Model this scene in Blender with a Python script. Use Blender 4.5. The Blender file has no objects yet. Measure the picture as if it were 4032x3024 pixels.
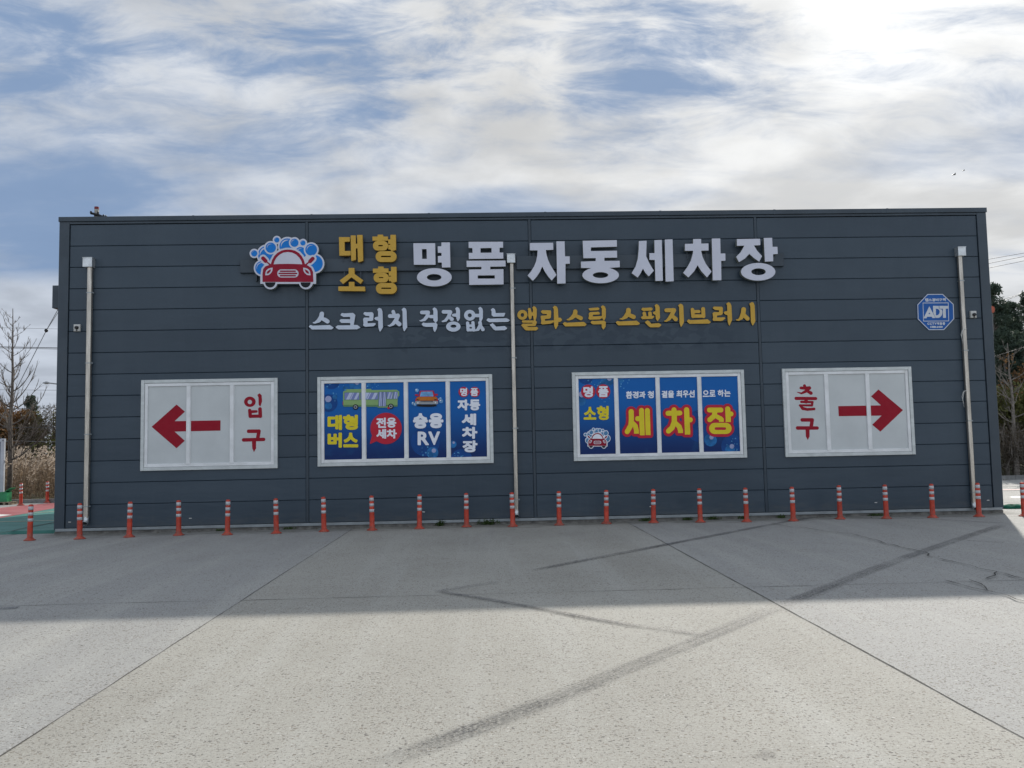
import bpy, math, random
import numpy as np
from mathutils import Vector, Matrix
from mathutils.geometry import delaunay_2d_cdt

random.seed(7)
rng = np.random.default_rng(7)
R = math.radians
scene = bpy.context.scene
COL = scene.collection

# ------------------------------------------------------------------ camera
SC = 1.11
CAM = Vector((8.81369 * SC, -17.65957 * SC, (1.57229 + 0.1) * SC))
PITCH, YAW, ROLL, FPX = 0.0708709, 0.0347792, -0.0197399, 3306.09
fwd = Vector((math.sin(YAW) * math.cos(PITCH), math.cos(YAW) * math.cos(PITCH), math.sin(PITCH)))
_r0 = Vector((math.cos(YAW), -math.sin(YAW), 0))
_u0 = _r0.cross(fwd)
right = _r0 * math.cos(ROLL) + _u0 * math.sin(ROLL)
upv = -_r0 * math.sin(ROLL) + _u0 * math.cos(ROLL)
cam_data = bpy.data.cameras.new('camera')
cam_data.sensor_width = 36.0
cam_data.sensor_fit = 'HORIZONTAL'
cam_data.lens = FPX / 4032 * 36
cam_data.clip_end = 3000
cam = bpy.data.objects.new('camera', cam_data)
COL.objects.link(cam)
cam.matrix_world = Matrix(((right.x, upv.x, -fwd.x, CAM.x), (right.y, upv.y, -fwd.y, CAM.y),
                           (right.z, upv.z, -fwd.z, CAM.z), (0, 0, 0, 1)))
scene.camera = cam

# ------------------------------------------------------------------ sun and sky
SUN = Vector((0.55, 1.0, 0.733)).normalized()
SUN_EL = math.asin(SUN.z)
SUN_AZ = math.atan2(SUN.x, SUN.y)
sun_data = bpy.data.lights.new('sun', 'SUN')
sun_data.energy = 3.6
sun_data.angle = R(1.0)
sun_data.color = (1.0, 0.95, 0.87)
sun = bpy.data.objects.new('sun', sun_data)
COL.objects.link(sun)
sun.rotation_euler = SUN.to_track_quat('Z', 'Y').to_euler()

scene.view_settings.view_transform = 'Standard'
scene.view_settings.look = 'None'
scene.view_settings.gamma = 1.0
scene.view_settings.exposure = 0.25

world = bpy.data.worlds.new('World')
scene.world = world
world.use_nodes = True


class NT:
    """small helper to write node trees"""
    def __init__(self, tree):
        self.t = tree
        self.n = tree.nodes
        self.l = tree.links

    def add(self, kind, **kw):
        nd = self.n.new(kind)
        for k, v in kw.items():
            setattr(nd, k, v)
        return nd

    def put(self, sock, v):
        if v is None:
            return
        if isinstance(v, bpy.types.NodeSocket):
            self.l.new(v, sock)
        else:
            sock.default_value = v

    def math(self, op, a, b=None, c=None, clamp=False):
        nd = self.add('ShaderNodeMath', operation=op, use_clamp=clamp)
        self.put(nd.inputs[0], a)
        self.put(nd.inputs[1], b)
        if c is not None:
            self.put(nd.inputs[2], c)
        return nd.outputs[0]

    def vmath(self, op, a, b=None, out=0):
        nd = self.add('ShaderNodeVectorMath', operation=op)
        self.put(nd.inputs[0], a)
        if b is not None:
            self.put(nd.inputs[1], b)
        return nd.outputs[out]

    def mix(self, f, a, b, blend='MIX'):
        nd = self.add('ShaderNodeMix', data_type='RGBA', blend_type=blend)
        nd.clamp_factor = True
        self.put(nd.inputs[0], f)
        for s, v in ((6, a), (7, b)):
            if not isinstance(v, bpy.types.NodeSocket) and len(v) == 3:
                v = (*v, 1)
            self.put(nd.inputs[s], v)
        return nd.outputs[2]

    def noise(self, vec, scale, detail=4, rough=0.5, dist=0.0, out='Fac', lac=2.0):
        nd = self.add('ShaderNodeTexNoise')
        self.put(nd.inputs['Vector'], vec)
        nd.inputs['Scale'].default_value = scale
        nd.inputs['Detail'].default_value = detail
        nd.inputs['Roughness'].default_value = rough
        nd.inputs['Lacunarity'].default_value = lac
        nd.inputs['Distortion'].default_value = dist
        return nd.outputs[out]

    def smooth(self, v, lo, hi, a=0.0, b=1.0):
        nd = self.add('ShaderNodeMapRange', interpolation_type='SMOOTHSTEP')
        self.put(nd.inputs[0], v)
        for i, x in enumerate((lo, hi, a, b)):
            nd.inputs[1 + i].default_value = x
        return nd.outputs[0]

    def combine(self, x, y, z):
        nd = self.add('ShaderNodeCombineXYZ')
        for s, v in zip(nd.inputs, (x, y, z)):
            self.put(s, v)
        return nd.outputs[0]

    def sep(self, v):
        nd = self.add('ShaderNodeSeparateXYZ')
        self.put(nd.inputs[0], v)
        return nd.outputs

    def scale(self, v, s):
        return self.vmath('MULTIPLY', v, s)


SKY_BANKS = [((-0.404, 0.820, 0.406), 6, -0.38),
             ((-0.467, 0.834, 0.294), 9, -0.42),
             ((-0.381, 0.877, 0.293), 9, -0.36),
             ((-0.461, 0.858, 0.225), 12, -0.40),
             ((-0.275, 0.923, 0.271), 8, -0.30),
             ((-0.159, 0.903, 0.399), 5, -0.30),
             ((-0.092, 0.897, 0.432), 5, -0.28),
             ((0.153, 0.893, 0.424), 7, -0.50),
             ((0.329, 0.855, 0.401), 7, -0.50),
             ((0.225, 0.872, 0.435), 7, -0.50),
             ((-0.309, 0.846, 0.433), 6, -0.22),
             ((-0.288, 0.885, 0.366), 9, 0.30),
             ((-0.450, 0.807, 0.381), 5, 0.25),
             ((-0.070, 0.933, 0.352), 11, 0.18),
             ((0.192, 0.927, 0.321), 14, 0.18),
             ((0.442, 0.842, 0.309), 17, 0.24),
             ((0.111, 0.879, 0.464), 6, 0.16),
             ((0.009, 0.919, 0.394), 6, 0.20),
             ((0.409, 0.813, 0.414), 9, 0.22),
             ((-0.322, 0.912, 0.253), 4, 0.12)]


def build_world():
    w = NT(world.node_tree)
    w.n.clear()
    out = w.add('ShaderNodeOutputWorld')
    bg = w.add('ShaderNodeBackground')
    bg.inputs['Strength'].default_value = 0.1
    w.l.new(bg.outputs[0], out.inputs[0])
    sky = w.add('ShaderNodeTexSky', sky_type='NISHITA')
    sky.sun_disc = False
    sky.sun_elevation = SUN_EL
    sky.sun_rotation = SUN_AZ
    sky.air_density = 1.0
    sky.dust_density = 1.2
    sky.ozone_density = 1.5
    d = w.vmath('NORMALIZE', w.add('ShaderNodeTexCoord').outputs['Generated'])
    x, y, z = w.sep(d)
    zz = w.math('ADD', w.math('MAXIMUM', z, 0.0), 0.16)
    p = w.combine(w.math('DIVIDE', x, zz), w.math('DIVIDE', y, zz), 0.0)
    warp = w.noise(p, 0.9, 3, 0.5, out='Color')
    warp = w.scale(w.vmath('SUBTRACT', warp, (0.5, 0.5, 0.5)), (0.5, 0.4, 0.0))
    q = w.vmath('ADD', p, warp)
    # thin high veil, stretched into streaks
    mp = w.add('ShaderNodeMapping')
    mp.inputs['Rotation'].default_value = (0, 0, R(35))
    mp.inputs['Scale'].default_value = (0.7, 1.5, 1.0)
    w.l.new(q, mp.inputs['Vector'])
    mp2 = w.add('ShaderNodeMapping')
    mp2.inputs['Rotation'].default_value = (0, 0, R(-40))
    mp2.inputs['Scale'].default_value = (0.75, 1.35, 1.0)
    w.l.new(q, mp2.inputs['Vector'])
    n1 = w.noise(mp.outputs[0], 2.0, 5, 0.46, 0.25)
    n2 = w.noise(mp2.outputs[0], 6.5, 12, 0.64, 0.4)
    s = w.vmath('DOT_PRODUCT', d, tuple(SUN), out=1)
    # large banks and gaps of the cloud sheet, as directions (east, north, up) with a width
    dw = w.vmath('NORMALIZE', w.vmath('ADD', d, w.scale(w.vmath('SUBTRACT', w.noise(p, 2.6, 5, 0.6, out='Color'), (0.5, 0.5, 0.5)), (0.28, 0.28, 0.20))))
    base = w.math('ADD', w.math('MULTIPLY', n1, 2.5), w.math('MULTIPLY', w.math('SUBTRACT', n2, 0.5), w.smooth(z, 0.26, 0.46, 0.6, 3.0)))
    for (vx, vy, vz), ang, amp in SKY_BANKS:
        v = Vector((vx, vy, vz)).normalized()
        dp = w.vmath('DOT_PRODUCT', dw, tuple(v), out=1)
        base = w.math('ADD', base, w.smooth(dp, math.cos(R(ang)), 1.0, 0.0, amp * (0.52 if amp < 0 else 0.9)))
    cov = w.smooth(base, 0.62, 1.70, 0.12, 1.0)
    lowz = w.math('ADD', z, w.math('MULTIPLY', w.math('SUBTRACT', n1, 0.5), 0.08))
    low = w.smooth(lowz, 0.15, 0.20, 0.88, 0.0)                 # pale bank along the horizon
    cov = w.math('MAXIMUM', cov, low, clamp=True)
    glow1 = w.math('POWER', w.math('MAXIMUM', s, 0.0), 4.5)
    glow2 = w.math('POWER', w.math('MAXIMUM', s, 0.0), 60.0)
    glow3 = w.math('POWER', w.math('MAXIMUM', s, 0.0), 500.0)
    shade = w.smooth(w.noise(w.vmath('ADD', q, (3.1, 5.2, 0)), 3.2, 7, 0.52), 0.3, 0.7, 0.82, 1.14)
    lum = w.math('ADD', 5.2, w.math('MULTIPLY', glow1, 2.3))
    lum = w.math('ADD', lum, w.math('MULTIPLY', glow2, 3.5))
    back = w.smooth(w.math('MULTIPLY', y, -1.0), -0.15, 0.5, 1.0, 1.75)   # front-lit sheet behind the camera, brightened out of view to light the facade
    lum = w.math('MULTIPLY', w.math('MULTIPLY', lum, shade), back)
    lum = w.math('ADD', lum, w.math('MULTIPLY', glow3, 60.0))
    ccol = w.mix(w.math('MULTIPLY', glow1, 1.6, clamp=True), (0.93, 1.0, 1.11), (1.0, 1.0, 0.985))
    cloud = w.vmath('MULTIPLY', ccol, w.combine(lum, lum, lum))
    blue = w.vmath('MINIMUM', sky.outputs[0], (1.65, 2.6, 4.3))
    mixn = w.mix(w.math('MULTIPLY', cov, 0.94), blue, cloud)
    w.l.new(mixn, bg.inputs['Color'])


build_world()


# ------------------------------------------------------------------ pixel <-> world helpers (4032 x 3024 picture)
def ray(px, py):
    return fwd + right * ((px - 2016) / FPX) - upv * ((py - 1512) / FPX)


def ground(px, py, z=0.0):
    d = ray(px, py)
    return CAM + d * ((z - CAM.z) / d.z)


def wallp(px, py, y=0.0):
    d = ray(px, py)
    p = CAM + d * ((y - CAM.y) / d.y)
    return p.x, p.z


def at(px, py, y):
    d = ray(px, py)
    return CAM + d * ((y - CAM.y) / d.y)


def zmap(x0, y0, k, y=0.0):
    def f(u, v):
        return wallp(x0 + u / k, y0 + v / k, y)
    a = f(500, 500)
    b = f(600, 500)
    f.s = (b[0] - a[0]) / 100
    return f


# ------------------------------------------------------------------ materials
def mat(name, col, rough=0.6, metal=0.0, var=0.12, vscale=3.0, bump=0.0, bscale=60.0, spec=0.5, stretch=(1, 1, 1), col2=None):
    m = bpy.data.materials.new(name)
    m.use_nodes = True
    t = NT(m.node_tree)
    b = t.n['Principled BSDF']
    b.inputs['Roughness'].default_value = rough
    b.inputs['Metallic'].default_value = metal
    b.inputs['Specular IOR Level'].default_value = spec
    pos = t.add('ShaderNodeNewGeometry').outputs['Position']
    if stretch != (1, 1, 1):
        pos = t.scale(pos, stretch)
    n = t.noise(pos, vscale, 5, 0.6)
    c1 = tuple(max(0, c * (1 - var)) for c in col)
    c2 = col2 if col2 else tuple(min(1, c * (1 + var)) for c in col)
    t.l.new(t.mix(t.smooth(n, 0.3, 0.7), c1, c2), b.inputs['Base Color'])
    r = t.smooth(t.noise(pos, vscale * 2.3, 4, 0.6), 0.3, 0.7, max(0.02, rough - 0.1), min(1, rough + 0.1))
    t.l.new(r, b.inputs['Roughness'])
    if bump:
        bp = t.add('ShaderNodeBump')
        bp.inputs['Strength'].default_value = bump
        bp.inputs['Distance'].default_value = 0.01
        t.l.new(t.noise(pos, bscale, 4, 0.6), bp.inputs['Height'])
        t.l.new(bp.outputs[0], b.inputs['Normal'])
    return m


def wall_material():
    m = bpy.data.materials.new('painted_steel_panel')
    m.use_nodes = True
    t = NT(m.node_tree)
    b = t.n['Principled BSDF']
    pos = t.add('ShaderNodeNewGeometry').outputs['Position']
    n = t.noise(pos, 0.5, 4, 0.55)
    n2 = t.noise(t.scale(pos, (7.0, 1, 0.5)), 1.2, 4, 0.6)
    c = t.mix(t.smooth(n, 0.3, 0.7), (0.030, 0.050, 0.071), (0.039, 0.061, 0.083))
    c = t.mix(t.math('MULTIPLY', t.smooth(n2, 0.50, 0.75), 0.34), c, (0.055, 0.075, 0.095))
    x, y, z = t.sep(pos)
    row = t.math('FLOOR', t.math('DIVIDE', t.math('SUBTRACT', z, 0.654), 0.4998))
    col = t.math('ADD', t.math('GREATER_THAN', x, 5.7), t.math('ADD', t.math('GREATER_THAN', x, 10.9), t.math('GREATER_THAN', x, 16.3)))
    wn = t.add('ShaderNodeTexWhiteNoise', noise_dimensions='2D')
    t.l.new(t.combine(row, col, 0), wn.inputs['Vector'])
    c = t.mix(1.0, c, t.mix(wn.outputs['Value'], (0.91, 0.92, 0.93), (1.09, 1.08, 1.07)), 'MULTIPLY')
    # old touch-up paint strokes round the slogan
    inx = t.math('MULTIPLY', t.smooth(x, 7.4, 7.8), t.smooth(x, 15.4, 16.2, 1, 0))
    inz = t.math('MULTIPLY', t.smooth(z, 3.95, 4.08), t.smooth(z, 4.70, 4.78, 1, 0))
    st = t.noise(t.scale(pos, (2.2, 1, 3.4)), 1.3, 2, 0.5, 0.5)
    f = t.math('MULTIPLY', t.math('MULTIPLY', inx, inz), t.smooth(st, 0.47, 0.52))
    c = t.mix(t.math('MULTIPLY', f, 0.75), c, (0.019, 0.036, 0.056))
    # splash dirt along the foot of the wall
    dn = t.math('ADD', t.noise(t.scale(pos, (1.5, 1, 5)), 2.0, 5, 0.6), t.math('MULTIPLY', z, -1.1))
    c = t.mix(t.math('MULTIPLY', t.smooth(dn, 0.05, 0.5), 0.25), c, (0.12, 0.115, 0.10))
    t.l.new(c, b.inputs['Base Color'])
    t.l.new(t.smooth(n2, 0.3, 0.7, 0.36, 0.5), b.inputs['Roughness'])
    b.inputs['Specular IOR Level'].default_value = 0.45
    bp = t.add('ShaderNodeBump')
    bp.inputs['Strength'].default_value = 0.4
    bp.inputs['Distance'].default_value = 0.03
    t.l.new(t.noise(t.scale(pos, (0.6, 1, 2.2)), 1.4, 3, 0.5), bp.inputs['Height'])
    t.l.new(bp.outputs[0], b.inputs['Normal'])
    return m


M_WALL = wall_material()
M_TRIM = mat('painted_steel_trim', (0.033, 0.050, 0.067), 0.42, vscale=0.8)
M_DARK = mat('dark_gap', (0.012, 0.015, 0.02), 0.8)
M_GALV = mat('galvanised_steel', (0.30, 0.33, 0.34), 0.45, 0.55, vscale=4, bump=0.1, bscale=30)
M_STEEL = mat('stainless_steel', (0.50, 0.46, 0.40), 0.34, 0.85, 0.22, vscale=3, stretch=(5, 5, 0.5), bump=0.15, bscale=8)
M_HOPPER = mat('bare_sheet_steel', (0.58, 0.60, 0.60), 0.36, 0.75, 0.12, vscale=9, bump=0.3, bscale=9)
M_FRAME = mat('white_window_frame', (0.76, 0.77, 0.76), 0.45, vscale=2.5, var=0.1, col2=(0.82, 0.83, 0.83))
M_OUTER = mat('dull_aluminium_frame', (0.55, 0.58, 0.57), 0.42, 0.2, 0.1, vscale=3.5, stretch=(1, 1, 2))
M_PANE = mat('frosted_white_film', (0.56, 0.585, 0.58), 0.6, spec=0.22, var=0.05, vscale=1.1)
M_CRIMSON = mat('crimson_film', (0.30, 0.006, 0.020), 0.6, spec=0.22, var=0.05)
M_YELLOW = mat('yellow_print', (0.74, 0.60, 0.03), 0.6, spec=0.22, var=0.05)
M_WHITEP = mat('white_print', (0.78, 0.80, 0.86), 0.6, spec=0.22, var=0.04)
M_REDP = mat('red_print', (0.50, 0.022, 0.045), 0.6, spec=0.22, var=0.05)
M_BLACK = mat('black_print', (0.012, 0.014, 0.018), 0.6, spec=0.22, var=0.05)
M_GOLD = mat('gold_letter_face', (0.56, 0.33, 0.030), 0.45, var=0.05)
M_GOLDS = mat('gold_letter_side', (0.26, 0.15, 0.02), 0.5)
M_LWHITE = mat('white_letter_face', (0.58, 0.595, 0.675), 0.4, var=0.04, vscale=1.2)
M_LSIDE = mat('letter_return', (0.22, 0.24, 0.21), 0.45, 0.3)
M_SLOGW = mat('pale_slogan_face', (0.55, 0.61, 0.71), 0.45, var=0.05)
M_BUBBLE = mat('bubble_blue', (0.010, 0.19, 0.60), 0.6, spec=0.22, var=0.05)
M_MAROON = mat('emblem_red', (0.28, 0.010, 0.030), 0.6, spec=0.22, var=0.05)
M_SIGNBLUE = mat('sign_blue', (0.020, 0.105, 0.36), 0.6, spec=0.22, var=0.06)
M_SIGNWHITE = mat('sign_white', (0.55, 0.58, 0.62), 0.5, var=0.05)
M_LILAC = mat('lilac_print', (0.33, 0.36, 0.56), 0.6, spec=0.22, var=0.04)
M_BOK1 = mat('mid_blue_print', (0.008, 0.062, 0.24), 0.6, spec=0.22, var=0.15)
M_BOK2 = mat('bright_blue_print', (0.02, 0.14, 0.36), 0.6, spec=0.22, var=0.35, vscale=6)
M_DOT = mat('pale_blue_print', (0.10, 0.34, 0.60), 0.6, spec=0.22)
M_BUSG = mat('bus_green_print', (0.25, 0.40, 0.16), 0.6, spec=0.22, var=0.04)
M_BUSD = mat('bus_dark_green_print', (0.13, 0.25, 0.11), 0.6, spec=0.22, var=0.04)
M_BUSW = mat('bus_window_print', (0.20, 0.24, 0.48), 0.6, spec=0.22, var=0.04)
M_STRIPE = mat('pale_stripe_print', (0.48, 0.54, 0.70), 0.6, spec=0.22, var=0.04)
M_GREYP = mat('grey_print', (0.34, 0.36, 0.38), 0.6, spec=0.22, var=0.05)
M_ORANGE = mat('orange_print', (0.50, 0.16, 0.02), 0.6, spec=0.22, var=0.1)
M_SKYP = mat('sky_blue_print', (0.16, 0.36, 0.62), 0.6, spec=0.22, var=0.25, vscale=9)
M_BOLL = mat('orange_red_rubber', (0.50, 0.045, 0.016), 0.5, var=0.22, vscale=9, bump=0.1, bscale=40)
M_BAND = mat('reflective_white_tape', (0.47, 0.48, 0.49), 0.32, var=0.15, vscale=30)
M_PLASTIC = mat('white_plastic', (0.55, 0.55, 0.52), 0.45)
M_BLACKPL = mat('black_plastic', (0.015, 0.015, 0.016), 0.3)
M_PLINTH = mat('damp_concrete', (0.16, 0.155, 0.14), 0.85, var=0.4, vscale=5, bump=0.5, bscale=40)
M_POLE = mat('concrete_pole', (0.34, 0.33, 0.29), 0.8, var=0.12, vscale=5)
M_CAPRED = mat('pole_cap_red', (0.16, 0.012, 0.02), 0.6)
M_WIRE = mat('black_cable', (0.03, 0.03, 0.032), 0.6)
M_WIREG = mat('grey_cable', (0.16, 0.165, 0.17), 0.5)
M_LAMPG = mat('lamp_grey', (0.30, 0.31, 0.32), 0.45, 0.4)
M_BARK = mat('grey_bark', (0.135, 0.115, 0.095), 0.9, var=0.4, vscale=14, bump=0.6, bscale=30)
M_BARK2 = mat('pale_bark', (0.21, 0.185, 0.16), 0.9, var=0.35, vscale=12, bump=0.6, bscale=30)
M_SOIL = mat('soil', (0.13, 0.105, 0.075), 0.95, var=0.4, vscale=0.6, bump=0.6, bscale=4, col2=(0.12, 0.13, 0.06))
M_KERB = mat('kerb_concrete', (0.22, 0.22, 0.21), 0.85, var=0.25, vscale=4, bump=0.4, bscale=40)
M_WOOD = mat('weathered_wood', (0.26, 0.20, 0.14), 0.85, var=0.3, vscale=8, stretch=(1, 6, 6))
M_GREENPL = mat('green_plastic', (0.012, 0.20, 0.075), 0.45, var=0.2)
M_TARP = mat('green_tarpaulin', (0.018, 0.12, 0.075), 0.9, spec=0.1, var=0.35, vscale=8)
M_CONTB = mat('navy_container_paint', (0.02, 0.035, 0.10), 0.5)
M_CONTG = mat('grey_container_paint', (0.42, 0.45, 0.49), 0.5)
M_ORANGEC = mat('orange_cloth', (0.45, 0.10, 0.05), 0.7)

_t = NT(M_BOLL.node_tree)
_b = _t.n['Principled BSDF']
_c = _b.inputs['Base Color'].links[0].from_socket
_r = _t.add('ShaderNodeObjectInfo').outputs['Random']
_c = _t.mix(1.0, _c, _t.mix(_r, (0.84, 0.86, 0.95), (1.06, 1.0, 1.0)), 'MULTIPLY')
_p = _t.add('ShaderNodeNewGeometry').outputs['Position']
_z = _t.sep(_p)[2]
_d = _t.math('ADD', _t.noise(_p, 14, 5, 0.65), _t.math('MULTIPLY', _z, -0.9))
_c = _t.mix(_t.math('MULTIPLY', _t.smooth(_d, 0.28, 0.60), 0.55), _c, (0.17, 0.12, 0.09))
_s = _t.smooth(_t.noise(_t.scale(_p, (30, 30, 6)), 1.0, 4, 0.7), 0.62, 0.72)
_c = _t.mix(_t.math('MULTIPLY', _s, 0.2), _c, (0.40, 0.24, 0.20))
_t.l.new(_c, _b.inputs['Base Color'])


def leafmat(name, a, b, scale=2.0, trans=0.15):
    m = bpy.data.materials.new(name)
    m.use_nodes = True
    t = NT(m.node_tree)
    bs = t.n['Principled BSDF']
    pos = t.add('ShaderNodeNewGeometry').outputs['Position']
    n = t.noise(pos, scale, 5, 0.75)
    t.l.new(t.mix(t.smooth(n, 0.32, 0.68), a, b), bs.inputs['Base Color'])
    bs.inputs['Roughness'].default_value = 0.6
    bs.inputs['Specular IOR Level'].default_value = 0.25
    if trans:
        tr = t.add('ShaderNodeBsdfTranslucent')
        tr.inputs['Color'].default_value = (*[min(1, c * 1.3) for c in b], 1)
        mx = t.add('ShaderNodeMixShader')
        mx.inputs[0].default_value = trans
        t.l.new(bs.outputs[0], mx.inputs[1])
        t.l.new(tr.outputs[0], mx.inputs[2])
        t.l.new(mx.outputs[0], t.n['Material Output'].inputs[0])
    return m


M_PINE = leafmat('pine_needles', (0.034, 0.055, 0.042), (0.078, 0.108, 0.072), 1.6)
M_OLIVE = leafmat('olive_leaves', (0.06, 0.07, 0.022), (0.16, 0.16, 0.05), 2.4)
M_RUST = leafmat('rust_leaves', (0.10, 0.055, 0.025), (0.24, 0.13, 0.05), 2.4)
M_TWIG = leafmat('brown_twigs', (0.055, 0.042, 0.030), (0.15, 0.12, 0.085), 1.4, 0.0)
M_WEED = leafmat('weed_leaves', (0.03, 0.055, 0.016), (0.07, 0.11, 0.03), 20)
M_REED = leafmat('dry_reed', (0.080, 0.058, 0.040), (0.27, 0.20, 0.135), 1.8, 0.25)
M_PLUME = leafmat('reed_plume', (0.27, 0.21, 0.155), (0.55, 0.46, 0.37), 3.0, 0.3)


# ------------------------------------------------------------------ object helpers
class MB:
    """collects faces, links them as one mesh object"""
    def __init__(self):
        self.v = []
        self.f = []
        self.m = []
        self.smooth = []

    def poly(self, pts, mi=0, sm=False):
        i = len(self.v)
        self.v += [tuple(p) for p in pts]
        self.f.append(tuple(range(i, i + len(pts))))
        self.m.append(mi)
        self.smooth.append(sm)

    def raw(self, verts, faces, mi=0, sm=False):
        i = len(self.v)
        self.v += [tuple(p) for p in verts]
        for f in faces:
            self.f.append(tuple(i + k for k in f))
            self.m.append(mi)
            self.smooth.append(sm)

    def box(self, x0, x1, y0, y1, z0, z1, mi=0, bev=0.0):
        if bev <= 0:
            v = [(x0, y0, z0), (x1, y0, z0), (x1, y1, z0), (x0, y1, z0), (x0, y0, z1), (x1, y0, z1), (x1, y1, z1), (x0, y1, z1)]
            self.raw(v, [(0, 3, 2, 1), (4, 5, 6, 7), (0, 1, 5, 4), (1, 2, 6, 5), (2, 3, 7, 6), (3, 0, 4, 7)], mi)
            return
        b = bev      # chamfer towards the front (-y) face
        v = [(x0, y1, z0), (x1, y1, z0), (x1, y1, z1), (x0, y1, z1),
             (x0, y0 + b, z0), (x1, y0 + b, z0), (x1, y0 + b, z1), (x0, y0 + b, z1),
             (x0 + b, y0, z0 + b), (x1 - b, y0, z0 + b), (x1 - b, y0, z1 - b), (x0 + b, y0, z1 - b)]
        f = [(0, 3, 2, 1)]
        for k in range(4):
            n = (k + 1) % 4
            f.append((k, n, 4 + n, 4 + k))
            f.append((4 + k, 4 + n, 8 + n, 8 + k))
        f.append((8, 9, 10, 11))
        self.raw(v, f, mi)

    def tube(self, pts, rad, n=6, mi=0, caps=True, sm=True):
        pts = [Vector(p) for p in pts]
        if not hasattr(rad, '__len__'):
            rad = [rad] * len(pts)
        vs, fs = [], []
        ref = None
        for i, p in enumerate(pts):
            d = (pts[min(i + 1, len(pts) - 1)] - pts[max(i - 1, 0)])
            d.normalize()
            if ref is None:
                ref = Vector((0, 0, 1)) if abs(d.z) < 0.9 else Vector((1, 0, 0))
            a = ref - d * ref.dot(d)
            a.normalize()
            ref = a
            b = d.cross(a)
            for k in range(n):
                th = 2 * math.pi * k / n
                vs.append(p + (a * math.cos(th) + b * math.sin(th)) * rad[i])
        for i in range(len(pts) - 1):
            for k in range(n):
                fs.append((i * n + k, i * n + (k + 1) % n, (i + 1) * n + (k + 1) % n, (i + 1) * n + k))
        self.raw(vs, fs, mi, sm)
        if caps:
            self.poly([vs[k] for k in range(n)][::-1], mi)
            self.poly([vs[(len(pts) - 1) * n + k] for k in range(n)], mi)

    def lathe(self, prof, n=20, c=(0, 0, 0), mi=0):
        vs, fs = [], []
        for r, z in prof:
            for k in range(n):
                th = 2 * math.pi * k / n
                vs.append((c[0] + r * math.cos(th), c[1] + r * math.sin(th), c[2] + z))
        for i in range(len(prof) - 1):
            for k in range(n):
                fs.append((i * n + k, i * n + (k + 1) % n, (i + 1) * n + (k + 1) % n, (i + 1) * n + k))
        self.raw(vs, fs, mi, True)

    def build(self, name, mats, parent=None, label=None, cat=None, group=None, kind=None, origin=None):
        me = bpy.data.meshes.new(name)
        v = self.v
        if origin is not None:
            v = [(p[0] - origin[0], p[1] - origin[1], p[2] - origin[2]) for p in v]
        me.from_pydata(v, [], self.f)
        for m in (mats if isinstance(mats, (list, tuple)) else [mats]):
            me.materials.append(m)
        if self.f:
            me.polygons.foreach_set('material_index', self.m)
            me.polygons.foreach_set('use_smooth', self.smooth)
        me.update()
        o = bpy.data.objects.new(name, me)
        COL.objects.link(o)
        if origin is not None:
            o.location = origin
        if parent is not None:
            o.parent = parent
        tag(o, label, cat, group, kind)
        return o


def tag(o, label=None, cat=None, group=None, kind=None):
    for k, v in (('label', label), ('category', cat), ('group', group), ('kind', kind)):
        if v:
            o[k] = v
    return o


def empty(name, loc, label, cat, group=None):
    o = bpy.data.objects.new(name, None)
    o.empty_display_size = 0.2
    o.location = loc
    COL.objects.link(o)
    return tag(o, label, cat, group)


def at_origin(o, parent):
    """children are modelled in world coordinates: undo the parent's translation"""
    o.parent = parent
    o.matrix_parent_inverse = Matrix.Translation(-Vector(parent.location))
    return o


def copy_tree(o, parent=None):
    c = o.copy()
    COL.objects.link(c)
    if parent is not None:
        c.parent = parent
    for ch in list(o.children):
        copy_tree(ch, c)
    return c


# ------------------------------------------------------------------ flat shapes through signed distance fields
def seg_dist(P, A, B):
    d = B - A
    L = (d * d).sum(1)
    L[L == 0] = 1e-12
    out = np.full(len(P), 1e9)
    for i in range(len(A)):
        t = np.clip(((P - A[i]) @ d[i]) / L[i], 0, 1)
        q = P - (A[i] + t[:, None] * d[i])
        out = np.minimum(out, (q * q).sum(1))
    return np.sqrt(out)


def inside(P, A, B):
    ins = np.zeros(len(P), bool)
    x, y = P[:, 0], P[:, 1]
    for a, b in zip(A, B):
        if a[1] == b[1]:
            continue
        c = (a[1] > y) != (b[1] > y)
        xx = a[0] + (y - a[1]) * (b[0] - a[0]) / (b[1] - a[1])
        ins ^= c & (x < xx)
    return ins


def sd_edges(P, A, B):
    d = seg_dist(P, A, B)
    return np.where(inside(P, A, B), -d, d)


def sd_stroke(P, pts):
    out = np.full(len(P), 1e9)
    if len(pts) == 1:
        pts = [pts[0], pts[0]]
    for (ax, ay, ar), (bx, by, br) in zip(pts[:-1], pts[1:]):
        A = np.array((ax, ay))
        d = np.array((bx - ax, by - ay))
        L = max(d @ d, 1e-12)
        t = np.clip(((P - A) @ d) / L, 0, 1)
        q = P - (A + t[:, None] * d)
        out = np.minimum(out, np.sqrt((q * q).sum(1)) - (ar + (br - ar) * t))
    return out


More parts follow.
